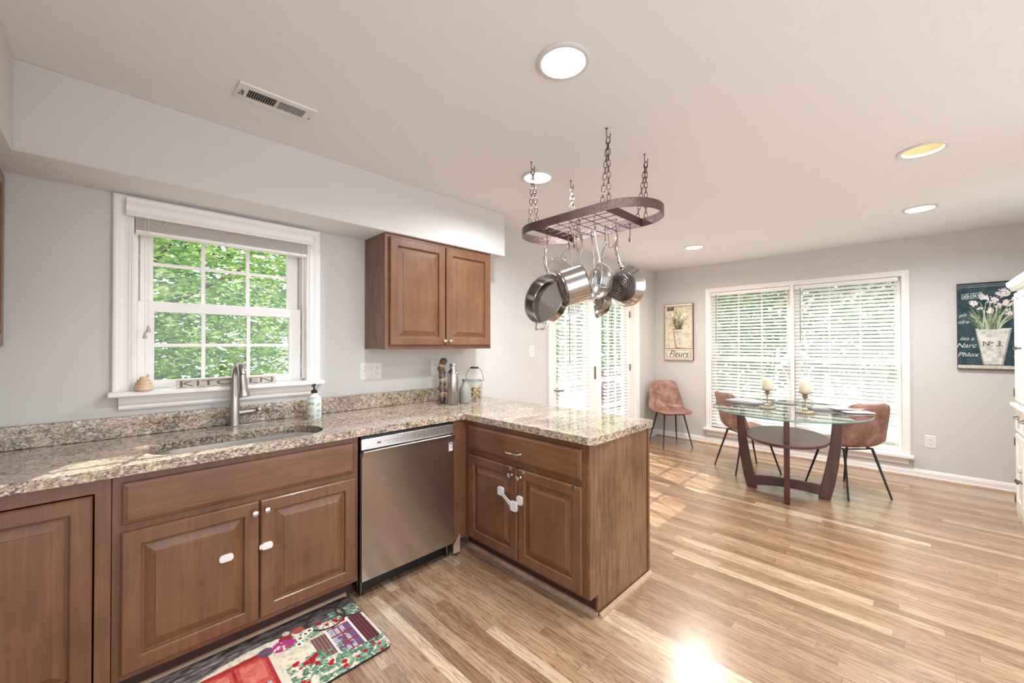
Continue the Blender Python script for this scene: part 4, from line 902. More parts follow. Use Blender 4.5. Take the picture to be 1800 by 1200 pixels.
pan('saute_pan', 'large steel saute pan with a helper handle, leftmost on the pot rack', 'pan', (1.835, 1.567, 1.645), (-0.975, 0.02, 0.20), (1.870, 1.565, 1.985), 0.150, 0.142, 0.068, helper=True, hbow=0.030, flare=0.012)
pan('saucepan', 'steel saucepan hung sideways with its curved side to the camera', 'pan', (1.838, 1.278, 1.710), (0.68, -0.60, 0.30), (1.810, 1.284, 1.987), 0.102, 0.099, 0.122, hbow=0.024, flare=0.010)
pan('frying_pan', 'small steel frying pan with its round base to the camera, rightmost on the rack', 'pan', (2.02, 1.118, 1.692), (0.985, -0.05, 0.12), (2.005, 1.170, 1.975), 0.110, 0.088, 0.046, hbow=-0.022, flare=0.016)
pan('skillet', 'steel skillet hung edge-on behind the strainers', 'pan', (2.06, 1.318, 1.652), (-0.72, 0.69, 0.08), (2.055, 1.272, 1.955), 0.125, 0.100, 0.046, hbow=0.018, flare=0.02)
# strainers: a wire bowl, a rim and a long loop handle
MT['mesh'] = thin_glass('wire_mesh', (0.66, 0.65, 0.64, 1), 1.9, 0.25, gain=2.6)
def strainer(name, label, c, n, h, R, depth, two=True, group='strainers hung from the rack'):
    N = Vector(n).normalized(); c = Vector(c); h = Vector(h); up = h-c; up = (up-N*up.dot(N)).normalized(); side = N.cross(up)
    t = thing(name, label, 'strainer', c, group=group)
    MB().lathe([(R*math.cos(a), -depth*math.sin(a)) for a in [PI/2*k/10 for k in range(11)]], c, N, n=36, cap=False).build('mesh_bowl', 'mesh', t, smooth=True)
    q = MB()
    for k in range(6):
        a = PI*k/6; u = up*math.cos(a)+side*math.sin(a)
        q.tube([c+u*R*math.cos(b)-N*depth*math.sin(b) for b in [PI*j/14 for j in range(15)]], 0.0009, 4)
    q.build('bowl_wires', 'chrome', t)
    MB().tube([c+up*R*math.cos(2*PI*k/40)+side*R*math.sin(2*PI*k/40) for k in range(40)], 0.0042, 8, closed=True).build('rim', 'chrome', t, smooth=True)
    q = MB(); a0 = c+up*R
    if two:
        for s in (-1, 1): q.tube([a0+side*0.014*s, a0+up*0.03+side*0.011*s, h-up*0.02+side*0.007*s, h+side*0.004*s], 0.003, 6)
    else: q.tube([a0, a0+(h-a0)*0.3, a0+(h-a0)*0.7, h], [0.005, 0.006, 0.008, 0.007], 10, flat=0.5, up=N)
    q.tube([h+up*0.009*math.cos(2*PI*k/12)+side*0.007*math.sin(2*PI*k/12) for k in range(12)], 0.0026, 6, closed=True)
    q.build('handle', 'chrome', t, smooth=True)
    q = MB(); e = c-up*R; q.tube([e+side*0.012, e-up*0.014+side*0.01, e-up*0.018, e-up*0.014-side*0.01, e-side*0.012], 0.0028, 6); q.build('rest_loop', 'chrome', t, smooth=True)
    hang(h.x, h.y, h.z-0.008)
    return t
strainer('strainer', 'domed wire mesh strainer at the front of the rack centre', (1.868, 1.215, 1.715), (-0.70, 0.64, 0.16), (1.875, 1.228, 2.005), 0.100, 0.088)
strainer('strainer', 'second wire mesh strainer hung between the saucepan and the domed strainer', (2.11, 1.417, 1.743), (-0.70, 0.64, 0.22), (2.106, 1.402, 2.028), 0.102, 0.080, two=False)
strainer('skimmer', 'round wire skimmer tilted behind the saute pan and saucepan', (2.0, 1.567, 1.852), (-0.66, -0.10, -0.74), (2.01, 1.508, 1.985), 0.078, 0.018, group='skimmers')
# slotted turner
tx, ty = 2.06, 1.505
t = thing('slotted_turner', 'steel slotted turner hung behind the saucepan', 'turner', (tx, ty, 1.6))
tv = lambda a, b, d: (tx+a*0.646-d*0.763, ty-a*0.763-d*0.646, b)
q = MB(); q.plate([(-0.030, 1.66), (0.030, 1.66), (0.040, 1.556), (0.034, 1.550), (-0.034, 1.550), (-0.040, 1.556)], [[(a-0.0035, 1.575), (a+0.0035, 1.575), (a+0.0032, 1.645), (a-0.0032, 1.645)] for a in (-0.024, -0.012, 0.0, 0.012, 0.024)], tv, 0, 0.002); q.build('blade', 'pan_in', t)
q = MB(); q.tube([tv(0, 1.655, 0.001), tv(0, 1.72, 0.012), tv(0, 1.80, 0.012), tv(0, 1.98, 0.004)], [0.007, 0.005, 0.007, 0.009], 10, flat=0.6); q.tube([tv(0.007*math.sin(2*PI*k/12), 1.988+0.009*math.cos(2*PI*k/12), 0.004) for k in range(12)], 0.0026, 6, closed=True); q.build('handle', 'chrome', t, smooth=True)
hang(tv(0, 0, 0)[0], tv(0, 0, 0)[1], 1.982)

# ================================================================== DINING TABLE
TX, TY, TR = 4.41, 0.825, 0.19
def tw(x, y): return (TX+(x-TX)*math.cos(TR)-(y-TY)*math.sin(TR), TY+(x-TX)*math.sin(TR)+(y-TY)*math.cos(TR))
tb = thing('dining_table', 'oval glass-topped dining table on a dark curved wooden base', 'table', (TX, TY, 0))
el = lambda a, b, n=72, cx=TX, cy=TY: [(cx+a*math.cos(2*PI*k/n), cy+b*math.sin(2*PI*k/n)) for k in range(n)]
q = MB(); A, B = 0.685, 0.605
P = [(0.0, 0.760), (0.985, 0.760), (1.0, 0.763), (1.0, 0.769), (0.990, 0.772), (0.0, 0.772)]
q.cur = 0; rings = [[tw(TX+A*s*math.cos(2*PI*k/72), TY+B*s*math.sin(2*PI*k/72))+(z,) for k in range(72)] for s, z in P[1:5]]
q.add(rings[0], [tuple(range(72))[::-1]]); q.add(rings[3], [tuple(range(72))])
q.cur = 1
for i in range(3): q.add(rings[i]+rings[i+1], [(k, (k+1) % 72, 72+(k+1) % 72, 72+k) for k in range(72)])
q.build('glass_top', ['table_glass', 'glass_edge'], tb, fix=False)
def leg(ang, k):
    ang += TR
    d = Vector((math.cos(ang), math.sin(ang), 0)); s = Vector((-d.y, d.x, 0)); O = Vector((TX, TY, 0))
    outer = [(0.318*k, 0.004), (0.345*k, 0.12), (0.372*k, 0.28), (0.390*k, 0.45), (0.398*k, 0.62), (0.400*k, 0.757)]
    inner = [(0.335*k, 0.757), (0.328*k, 0.62), (0.312*k, 0.45), (0.285*k, 0.28), (0.252*k, 0.12), (0.232*k, 0.004)]
    o = MB().prism(outer+inner, lambda a, b, w: O+d*a+s*w+Vector((0, 0, b)), -0.021, 0.021).build('leg', 'dark_table', tb, bevel=0.004)
    MB().lathe([(0.012, 0), (0.012, 0.0038)], O+d*0.27*k, n=10).build('foot_pad', 'black', o)
leg(PI/2, 1.0); leg(-PI/2, 1.0); leg(PI, 1.08); leg(0, 1.08)
for ang in (PI/2+TR, TR):
    d = Vector((math.cos(ang), math.sin(ang), 0)); s = Vector((-d.y, d.x, 0)); O = Vector((TX, TY, 0)); L = 0.25
    up = [(-L+2*L*k/12, 0.118+0.012*math.cos(PI*(k/12-0.5))) for k in range(13)]; dn = [(L-2*L*k/12, 0.028+0.022*math.cos(PI*(0.5-k/12))) for k in range(13)]
    MB().prism(up+dn, lambda a, b, w: O+d*a+s*w+Vector((0, 0, b)), -0.019, 0.019).build('stretcher', 'dark_table', tb, bevel=0.002)
sh = MB().plate(el(0.475, 0.318), [], lambda a, b, d: tw(a, b)+(d,), 0.505, 0.528).build('lower_shelf', 'dark_table', tb, bevel=0.005)
# candle holders
def candle(x, y, lab, lab2):
    t = thing('candle_holder', lab, 'candle holder', (x, y, 0.7725), group='candle holders on the dining table')
    MB().lathe([(0, 0), (0.066, 0), (0.070, 0.004), (0.070, 0.014), (0.066, 0.018), (0.03, 0.021), (0.022, 0.026)], (x, y, 0.7725), n=32).build('base', 'gold', t, smooth=True)
    MB().lathe([(0.022, 0.024), (0.026, 0.032), (0.012, 0.045), (0.006, 0.05), (0.006, 0.125), (0.016, 0.132), (0.024, 0.140), (0.014, 0.150), (0.020, 0.160), (0.04, 0.168), (0.052, 0.172), (0.052, 0.180), (0, 0.180)], (x, y, 0.7725), n=28).build('stem', 'gold', t, smooth=True)
    MB().lathe([(0.010, 0.046), (0.034, 0.052), (0.056, 0.068), (0.064, 0.085), (0.058, 0.104), (0.036, 0.122), (0.012, 0.130), (0.010, 0.128), (0.034, 0.118), (0.055, 0.102), (0.061, 0.085), (0.053, 0.070), (0.032, 0.055), (0.010, 0.049)], (x, y, 0.7725), n=32, cap=False).build('glass_globe', 'jar', t, smooth=True)
    c = thing('pillar_candle', lab2, 'candle', (x, y, 0.953), group='pillar candles')
    MB().lathe([(0, 0), (0.040, 0), (0.042, 0.003), (0.042, 0.088), (0.039, 0.092), (0.030, 0.090), (0, 0.084)], (x, y, 0.953), n=32).build('wax', 'candle', c, smooth=True)
    MB().tube([(x, y, 1.036), (x+0.001, y, 1.048)], 0.0012, 5).build('wick', 'black', c)
candle(4.31, 0.953, 'gold and glass candle holder at the left of the table', 'ivory pillar candle on the left candle holder')
candle(4.24, 0.655, 'gold and glass candle holder at the right of the table', 'ivory pillar candle on the right candle holder')
def sheet(name, label, cat, m, cx, cy, z, w, h, t, rot, group=None, curl=0.0):
    o = MB(); c, s = math.cos(rot), math.sin(rot); nx = 8; vs = []; fs = []
    for k in range(nx+1):
        u = (k/nx-0.5)*w; dz = curl*(abs(k/nx-0.5)*2)**2
        for v in (-h/2, h/2):
            for zz in (0, t): vs.append((cx+c*u-s*v, cy+s*u+c*v, z+zz+dz))
    for k in range(nx):
        a = k*4; b = a+4; fs += [(a, b, b+2, a+2), (a+1, a+3, b+3, b+1), (a, a+1, b+1, b), (a+2, b+2, b+3, a+3)]
    fs += [(0, 2, 3, 1), (nx*4, nx*4+1, nx*4+3, nx*4+2)]
    o.add(vs, fs); ob = o.build(name, m, base=(cx, cy, z)); return tag(ob, label, cat, group)
sheet('placemat', 'dark placemat under the grey folder at the left of the glass table', 'placemat', 'dark_paper', 4.55, 1.17, 0.7725, 0.36, 0.26, 0.004, 1.15, 'placemats')
sheet('folder', 'closed grey folder lying at the left of the glass table', 'folder', 'grey_paper', 4.57, 1.18, 0.777, 0.33, 0.235, 0.016, 1.15, 'folders', 0.004)
sheet('paper_sheet', 'white sheet of paper on top of the left grey folder', 'paper', 'paper', 4.60, 1.18, 0.7975, 0.28, 0.20, 0.0015, 1.1, 'papers')
sheet('placemat', 'thin dark placemat behind the left candle holder', 'placemat', 'dark_paper', 4.76, 0.93, 0.7725, 0.24, 0.10, 0.004, 1.35, 'placemats')
sheet('placemat', 'dark placemat under the papers at the right of the glass table', 'placemat', 'dark_paper', 4.60, 0.50, 0.7725, 0.40, 0.28, 0.004, -1.15, 'placemats')
sheet('folder', 'thick grey folder lying at the right of the glass table', 'folder', 'grey_paper', 4.64, 0.53, 0.777, 0.36, 0.25, 0.018, -1.1, 'folders', 0.004)
sheet('envelope', 'white envelope lying across the right grey folder', 'envelope', 'paper', 4.60, 0.43, 0.800, 0.24, 0.14, 0.003, -0.75, 'papers')
sheet('envelope', 'white envelope nearest the right tip of the table', 'envelope', 'paper', 4.56, 0.34, 0.7768, 0.22, 0.11, 0.005, -0.95, 'papers', 0.002)

# ================================================================== CHAIRS
def make_chair(label, x, y, head):
    t = thing('dining_chair', label, 'chair', (x, y, 0), head, group='brown leather shell chairs'); ROOT[t.name] = Vector((0, 0, 0))
    prof = [(0.240, 0.448), (0.20, 0.459), (0.10, 0.446), (0.0, 0.434), (-0.09, 0.430), (-0.16, 0.446), (-0.197, 0.492), (-0.214, 0.56), (-0.230, 0.64), (-0.246, 0.72), (-0.260, 0.785), (-0.268, 0.815), (-0.273, 0.834)]
    wid = [0.170, 0.206, 0.222, 0.230, 0.236, 0.238, 0.236, 0.228, 0.214, 0.199, 0.183, 0.165, 0.120]
    lift = [0.002, 0.006, 0.014, 0.026, 0.040, 0.052, 0.060, 0.058, 0.046, 0.034, 0.026, 0.021, 0.018]
    NU = 12; vs = []; fs = []; m = len(prof)
    for i, (px, pz) in enumerate(prof):
        a = prof[max(0, i-1)]; b = prof[min(m-1, i+1)]; tx_, tz_ = b[0]-a[0], b[1]-a[1]; L = math.hypot(tx_, tz_); nx_, nz_ = tz_/L, -tx_/L   # inward normal (forward / up)
        for k in range(NU+1):
            u = 2*k/NU-1; f = abs(u)**3.0*lift[i]
            vs.append((px+nx_*f, u*wid[i], pz+nz_*f))
    for i in range(m-1):
        for k in range(NU): o = i*(NU+1)+k; fs.append((o, o+1, o+NU+2, o+NU+1))
    q = MB(); q.add(vs, fs); sh_ = q.build('seat_shell', 'leather', t, smooth=True, local=True, fix=False)
    md = sh_.modifiers.new('solid', 'SOLIDIFY'); md.thickness = 0.026; md.offset = 0
    md = sh_.modifiers.new('sub', 'SUBSURF'); md.levels = 1; md.render_levels = 2
    # piping round the rim
    rim = [Vector(vs[i*(NU+1)]) for i in range(m)]+[Vector(vs[(m-1)*(NU+1)+k]) for k in range(1, NU+1)]+[Vector(vs[i*(NU+1)+NU]) for i in range(m-2, -1, -1)]+[Vector(vs[k]) for k in range(NU-1, 0, -1)]
    MB().tube(rim, 0.0125, 8, closed=True).build('rim_piping', 'leather', t, smooth=True, local=True)
    # curved seam line on the outer back
    q = MB(); q.tube([(-0.012, -0.12, 0.416), (0.09, -0.12, 0.424)], 0.004, 6); q.tube([(-0.012, 0.12, 0.416), (0.09, 0.12, 0.424)], 0.004, 6)
    for a, b in (((-0.13, -0.13), (-0.13, 0.13)), ((0.13, -0.13), (0.13, 0.13)), ((-0.13, -0.13), (0.13, -0.13)), ((-0.13, 0.13), (0.13, 0.13))): q.tube([(a[0], a[1], 0.416), (b[0], b[1], 0.416)], 0.007, 8)
    q.build('under_frame', 'black_metal', t, local=True)
    for sx2 in (1, -1):
        for sy2 in (1, -1):
            l = MB().tube([(0.13*sx2, 0.13*sy2, 0.420), (0.245*sx2, 0.195*sy2, 0.004)], [0.0115, 0.0075], 12).build('leg', 'black_metal', t, smooth=True, local=True)
            MB().lathe([(0.009, 0), (0.0095, 0.004), (0.008, 0.008)], (0.2455*sx2, 0.1952*sy2, 0.0), n=12).build('foot_cap', 'black', l, local=True)
    return t
make_chair('brown leather chair alone in the corner beside the glass doors', 5.475, 2.375, math.atan2(-0.72, -0.69))
make_chair('brown leather chair behind the left end of the glass table', 4.93, 1.29, math.atan2(-0.67, 0.74))
make_chair('brown leather chair behind the right end of the glass table, back to the camera', 4.885, 0.445, math.atan2(0.73, 0.69))
# ================================================================== HUTCH
hu = thing('hutch', 'tall cream white hutch with doors and drawers at the right picture edge', 'hutch', (4.56, -0.8, 0))
HX0, HX1, HF = 4.07, 5.05, -0.572
q = MB(); q.box(HX0, HX1, -1.035, HF-0.02, 0.07, 0.875).build('lower_case', 'hutch', hu, bevel=0.002)
q = MB(); q.box(HX0+0.02, HX1-0.005, -1.035, HF-0.02, 0.905, 1.79).build('upper_case', 'hutch', hu, bevel=0.002)
q = MB(); q.prism([(HF-0.06, 0.0), (HF-0.012, 0.0), (HF-0.004, 0.07), (HF-0.004, 0.10), (HF-0.06, 0.10)], lambda a, b, d: (d, a, b), HX0-0.005, HX1+0.008)
for y0 in (-1.03,): q.box(HX1-0.02, HX1+0.008, y0, HF-0.012, 0.0, 0.10).box(HX0-0.005, HX0+0.02, y0, HF-0.012, 0.0, 0.10)
q.build('plinth', 'hutch', hu, bevel=0.003)
MB().box(HX0-0.03, HX1+0.035, -1.04, HF+0.022, 0.876, 0.904).build('ledge', 'hutch', hu, bevel=0.007, seg=3)
MB().prism([(HF-0.03, 1.785), (HF+0.004, 1.785), (HF+0.010, 1.80), (HF+0.03, 1.825), (HF+0.034, 1.855), (HF-0.03, 1.855)], lambda a, b, d: (d, a, b), HX0-0.03, HX1+0.035).build('cornice', 'hutch', hu, bevel=0.002)
MB().box(HX0-0.03, HX1+0.035, -1.04, HF-0.03, 1.785, 1.855).build('top_board', 'hutch', hu, bevel=0.002)
FH = lambda u, v, w: (u, HF-0.02+w, v)
PD = [(0, 0), (0, 0.016), (0.003, 0.019), (0.045, 0.019), (0.048, 0.012), (0.06, 0.012)]
wd = 0.235
for k in range(4):
    x1 = HX1-0.018-k*(wd+0.004); x0 = x1-wd
    up = MB().panel(x0, x1, 0.925, 1.765, PD, FH).build('door', 'hutch', hu)
    lo_ = MB().panel(x0, x1, 0.115, 0.665, PD, FH).build('door', 'hutch', hu)
    drw = MB().panel(x0, x1, 0.69, 0.862, [(0, 0), (0, 0.016), (0.004, 0.019), (0.02, 0.019), (0.022, 0.016)], FH).build('drawer', 'hutch', hu)
    kx = x0+0.028 if k % 2 == 0 else x1-0.028
    for p, z in ((up, 1.335), (lo_, 0.335)):
        MB().lathe([(0.009, 0), (0.005, 0.006), (0.006, 0.014), (0.013, 0.02), (0.014, 0.026), (0.008, 0.031), (0, 0.032)], (kx, HF-0.001, z), (0, 1, 0), n=16).build('knob', 'pewter', p, smooth=True)
    q = MB(); xm = (x0+x1)/2
    for i in range(9):
        a = PI*i/8
    q.add([(xm+0.036*math.cos(PI*i/8), HF-0.001+0.022*s_, 0.79+0.024*math.sin(PI*i/8)*(1-0.35*s_)) for s_ in (0, 1) for i in range(9)], [(i, i+1, 10+i, 9+i) for i in range(8)]+[tuple(range(9, 18))])
    q.build('cup_pull', 'pewter', drw, fix=False, solid=0.002)
    hx = x1+0.002 if k % 2 == 0 else x0-0.002
    for p, zs in ((up, (1.655, 0.985)), (lo_, (0.60, 0.15))):
        for z in zs: MB().box(hx-0.006, hx+0.006, HF-0.003, HF+0.006, z-0.032, z+0.032).build('hinge', 'pewter', p, bevel=0.002)
    if k == 0:
        q = MB(); q.prism(rrect(kx-0.03, kx+0.02, 0.40, 0.45, 0.015, 4), FH, 0.019, 0.034); q.build('child_lock', 'plate', lo_, bevel=0.002)['label'] = 'white child lock pad'

# ================================================================== PRINTED CLOTHS AND CANVASES
def print_grid(name, fn, nu, nv, colour, parent=None, base=None, m='print'):
    vs = [fn(i/nu, j/nv) for j in range(nv+1) for i in range(nu+1)]
    fs = [(j*(nu+1)+i, j*(nu+1)+i+1, (j+1)*(nu+1)+i+1, (j+1)*(nu+1)+i) for j in range(nv) for i in range(nu)]
    q = MB(); q.add(vs, fs); o = q.build(name, m, parent, base=base, fix=False); me = o.data
    at = me.color_attributes.new('print', 'FLOAT_COLOR', 'CORNER'); buf = []
    for j in range(nv):
        for i in range(nu):
            c = srgb(*colour((i+0.5)/nu, (j+0.5)/nv)); buf += list(c)*4
    at.data.foreach_set('color', buf)
    return o
def lerp(a, b, t): return tuple(x+(y-x)*t for x, y in zip(a, b))
def h2(x, y):
    s = math.sin(x*127.1+y*311.7)*43758.5453; return s-math.floor(s)
def vn(x, y):
    ix, iy = math.floor(x), math.floor(y); fx_, fy_ = x-ix, y-iy; fx_ = fx_*fx_*(3-2*fx_); fy_ = fy_*fy_*(3-2*fy_)
    return (h2(ix, iy)*(1-fx_)+h2(ix+1, iy)*fx_)*(1-fy_)+(h2(ix, iy+1)*(1-fx_)+h2(ix+1, iy+1)*fx_)*fy_
def fb(x, y): return 0.55*vn(x, y)+0.3*vn(x*2.1+5, y*2.1)+0.15*vn(x*4.3, y*4.3+9)
# --- kitchen mat : a = 0..1 left to right, b = 0 at the cabinets, 1 at the near edge
MX0, MX1, MY0, MY1 = -0.06, 0.905, 1.672, 2.172
rnd = random.Random(21)
roses = [(rnd.uniform(0.60, 0.80), rnd.uniform(0.62, 0.98), rnd.uniform(0.008, 0.016)) for _ in range(16)]+[(rnd.uniform(0.84, 0.96), rnd.uniform(0.84, 1.0), 0.010) for _ in range(6)]+[(rnd.uniform(0.80, 0.94), rnd.uniform(0.24, 0.36), 0.012) for _ in range(5)]
def matcol(a, b):
    x = a*1.93; y = b           # same scale both ways
    n1 = fb(a*60, b*30); n2 = fb(a*26+3, b*14)
    c = lerp((232, 222, 198), (196, 182, 156), max(0, n1-0.42)*2.4)             # plaster wall
    edge = 0.22+0.05*math.sin(a*9)+0.10*max(0, 0.62-a)
    if b < edge:                                                               # stone path
        s = fb(a*30+b*24, b*46); c = lerp((58, 50, 50), (176, 164, 156), min(1, max(0, (s-0.25)*1.7))*(0.35+0.65*min(1, (0.75-a)*2.2+b*1.2) if a < 0.75 else 0.55))
    # red double door
    if 0.30 < a < 0.565 and b > 0.27+0.05*(0.565-a):
        c = lerp((206, 74, 70), (150, 36, 42), n2)
        for d0, d1 in ((0.315, 0.428), (0.442, 0.553)):
            if d0 < a < d1 and b > 0.33:
                f = (a-d0)/(d1-d0)
                c = lerp((222, 110, 98), (180, 60, 58), n1)
                if 0.12 < f < 0.88 and 0.36 < b < 0.60: c = lerp((232, 146, 128), (200, 88, 78), n1)
                if 0.12 < f < 0.88 and b > 0.66:
                    c = (70, 52, 56) if (int(f*4) % 2 == 0) else lerp((216, 206, 198), (150, 160, 170), n1)
    if 0.565 <= a < 0.585 and b > 0.28: c = (226, 214, 196)
    if 0.10 < a < 0.30 and b > 0.30: c = lerp((210, 196, 172), (150, 120, 96), n2)
    # window with shutters
    if 0.735 < a < 0.80 and 0.42 < b < 0.74:
        c = lerp((150, 112, 104), (104, 70, 68), 0.5+0.5*math.sin(a*420)); 
    if 0.80 <= a < 0.925 and 0.36 < b < 0.84:
        c = (236, 226, 214)
        if 0.812 < a < 0.913 and 0.40 < b < 0.80:
            f = (a-0.812)/0.101; g = (b-0.40)/0.40
            c = lerp((150, 150, 170), (214, 210, 216), fb(a*80, b*40)); 
            if f > 0.72 or n2 > 0.62: c = lerp(c, (92, 54, 100), 0.75)
            if abs(f-0.5) < 0.05 or abs(f-0.25) < 0.02 or abs(f-0.75) < 0.02 or min(abs(g-k/3) for k in range(4)) < 0.03: c = (150, 58, 60)
    if 0.925 <= a < 0.99 and 0.36 < b < 0.86: c = lerp((120, 66, 70), (74, 36, 44), 0.5+0.5*math.sin(a*400))
    # greenery
    g = fb(a*46+9, b*24+4)
    if (0.60 < a < 0.84 and b > 0.60+0.25*abs(a-0.72) and g > 0.46) or (a > 0.80 and b > 0.80 and g > 0.42) or (0.86 < a and 0.16 < b < 0.36 and g > 0.44) or (0.62 < a < 0.80 and 0.26 < b < 0.40 and g > 0.50):
        c = lerp((64, 104, 82), (176, 196, 166), min(1, max(0, (fb(a*120, b*60)-0.3)*2)))
    # bicycle wheels
    for wx, wy, r in ((0.845, 0.215, 0.17), (0.985, 0.20, 0.16)):
        d = math.hypot((a-wx)*1.93, (b-wy)*1.0)*1.0; th = math.atan2(b-wy, (a-wx)*1.93)
        if abs(d-r) < 0.012 or (d < r and abs(math.sin(th*9)) < 0.18 and n1 > 0.3): c = (70, 46, 48)
    # flower pots
    for wx, wy, r, cc in ((0.655, 0.235, 0.055, (150, 52, 50)), (0.715, 0.20, 0.05, (172, 84, 70)), (0.565, 0.30, 0.06, (112, 86, 112)), (0.665, 0.17, 0.03, (230, 220, 208))):
        if math.hypot((a-wx)*1.93, b-wy) < r: c = lerp(cc, (60, 40, 44), max(0, n1-0.5))
    for wx, wy, r in ((0.625, 0.315, 0.075), (0.66, 0.32, 0.05)):
        if math.hypot((a-wx)*1.93, b-wy) < r and n1 > 0.36: c = lerp((196, 44, 96), (168, 70, 176), n2)
    for wx, wy in ((0.705, 0.33), (0.735, 0.30), (0.69, 0.40), (0.755, 0.28)):
        d = math.hypot((a-wx)*1.93, b-wy)
        if d < 0.016: c = (110, 60, 40)
        elif d < 0.034: c = (244, 238, 220)
    for wx, wy, r in roses:
        if math.hypot((a-wx)*1.93, b-wy) < r*1.7: c = lerp((206, 40, 44), (150, 20, 30), n1)
    return c
mt = thing('kitchen_mat', 'kitchen floor mat printed with a cottage wall, red door and flowers', 'mat', (0.42, 1.92, 0))
def rr_pt(a, b): return (MX0+(MX1-MX0)*a, MY1-(MY1-MY0)*b)
MB().plate(rrect(MX0, MX1, MY0, MY1, 0.03, 6), [], lambda a, b, d: (a, b, d), 0.001, 0.0105).build('mat_base', 'black', mt, bevel=0.002)
def matfn(a, b):
    x, y = rr_pt(a, b); cx = min(max(x, MX0+0.03), MX1-0.03); cy = min(max(y, MY0+0.03), MY1-0.03)
    dx, dy = x-cx, y-cy; d = math.hypot(dx, dy)
    if dx and dy and d > 0.029: x, y = cx+dx*0.029/d, cy+dy*0.029/d
    return (x, y, 0.0112)
print_grid('printed_surface', matfn, 270, 140, matcol, mt)
q = text_mesh('15', 0.032, lambda u, v, w: (0.515-u, 1.735-v, 0.0114+w)); q.build('printed_number', 'ink', mt, fix=False)

# --- canvas with the flower bucket, left of the wide window (a: 0 left .. 1 right, b: 0 top .. 1 bottom)
def canvas(name, label, y_left, y_right, z0, z1, colour, nu, nv, edge):
    t = thing(name, label, 'picture', (XF, (y_left+y_right)/2, z0)); X = 5.832
    MB().box(X, XF-0.001, y_right, y_left, z0, z1).build('stretcher', edge, t, bevel=0.002)
    print_grid('painting', lambda a, b: (X-0.0012, y_left+(y_right-y_left)*(0.008+0.984*a), z1-(z1-z0)*(0.004+0.992*b)), nu, nv, colour, t)
    return t, (lambda a, b: (lambda u, v, w: (X-0.002-w, y_left+(y_right-y_left)*a-u, z1-(z1-z0)*b+v)))
MT['walnut'] = plain('dark_brown_edge', srgb(84, 66, 56), 0.6, var=0.2)
rnd = random.Random(4)
stems = []
for k in range(34):
    x0 = rnd.uniform(0.40, 0.60); tip = rnd.uniform(0.14, 0.86); hgt = 0.44-rnd.uniform(0.08, 0.36)*(1-abs(tip-0.5)*0.9); stems.append((x0, tip, hgt, rnd.random()))
def near_stem(a, b, top, bot, wdt, asp):
    for x0, tip, hy, kk in top:
        if hy <= b <= bot:
            f = (bot-b)/(bot-hy); xs = x0+(tip-x0)*f**1.7
            if abs(a-xs) < wdt*(1.15-0.8*f): return kk
    return None
buds = [(tip, hy) for x0, tip, hy, kk in stems if kk > 0.35]
def fleurs(a, b):
    n = fb(a*14, b*28); c = lerp((226, 214, 194), (188, 172, 150), max(0, n-0.4)*1.8)
    if b < 0.035: c = (228, 220, 206)
    if 0.035 <= b < 0.042: c = (120, 104, 90)
    if a < 0.035 or a > 0.965: c = lerp(c, (130, 112, 98), 0.4)
    if 0.785 < b: 
        c = lerp((224, 214, 198), (196, 182, 164), n)
        if abs(b-0.795) < 0.004: c = (110, 96, 84)
        if 0.075 < a < 0.93 and 0.825 < b < 0.955:
            c = lerp((236, 230, 222), (216, 206, 194), n)
            if a < 0.09 or a > 0.915 or b < 0.832 or b > 0.948: c = (128, 112, 100)
    if 0.44 < b < 0.79:
        f = (b-0.44)/0.35; x0 = 0.30+0.09*f; x1 = 0.66-0.07*f
        if x0 < a < x1:
            c = lerp((222, 214, 204), (168, 154, 142), max(0, fb(a*24, b*30)-0.35)*1.7)
            if a-x0 < 0.05: c = lerp(c, (128, 112, 100), 0.6)
            if f < 0.03 or f > 0.97: c = (126, 112, 98)
    k = near_stem(a, b, stems, 0.455, 0.020, 1)
    if k is not None: c = lerp((66, 70, 52), (150, 158, 120), k)
    for bx_, by_ in buds:
        d = math.hypot((a-bx_), (b-by_)*1.95)
        if d < 0.026: c = (96, 84, 72) if (b-by_) < 0 and d > 0.014 else (214, 204, 190)
    for bx_, by_, r in ((0.30, 0.19, 0.06), (0.62, 0.25, 0.055), (0.74, 0.2, 0.06), (0.44, 0.23, 0.05)):
        d = math.hypot((a-bx_), (b-by_)*1.95)
        if d < r and fb(a*60, b*100) > 0.4: c = (242, 238, 230)
    if 0.10 < a < 0.34 and 0.045+0.02*(0.34-a) < b < 0.11+0.02*(0.34-a):
        c = (72, 68, 66)
        if 0.13 < a < 0.31 and (int(b*260) % 4 == 0) and vn(a*60, b*10) > 0.35: c = (190, 184, 176)
    return c
t, at = canvas('flower_picture', 'tall narrow canvas of a flower bucket lettered Fleurs, left of the wide window', 2.610, 2.195, 1.140, 1.957, fleurs, 90, 180, 'walnut')
q = text_mesh('Fleurs', 0.125, at(0.50, 0.892), shear=0.35, sx=0.92); q.build('lettering', 'black_ink', t, fix=False)
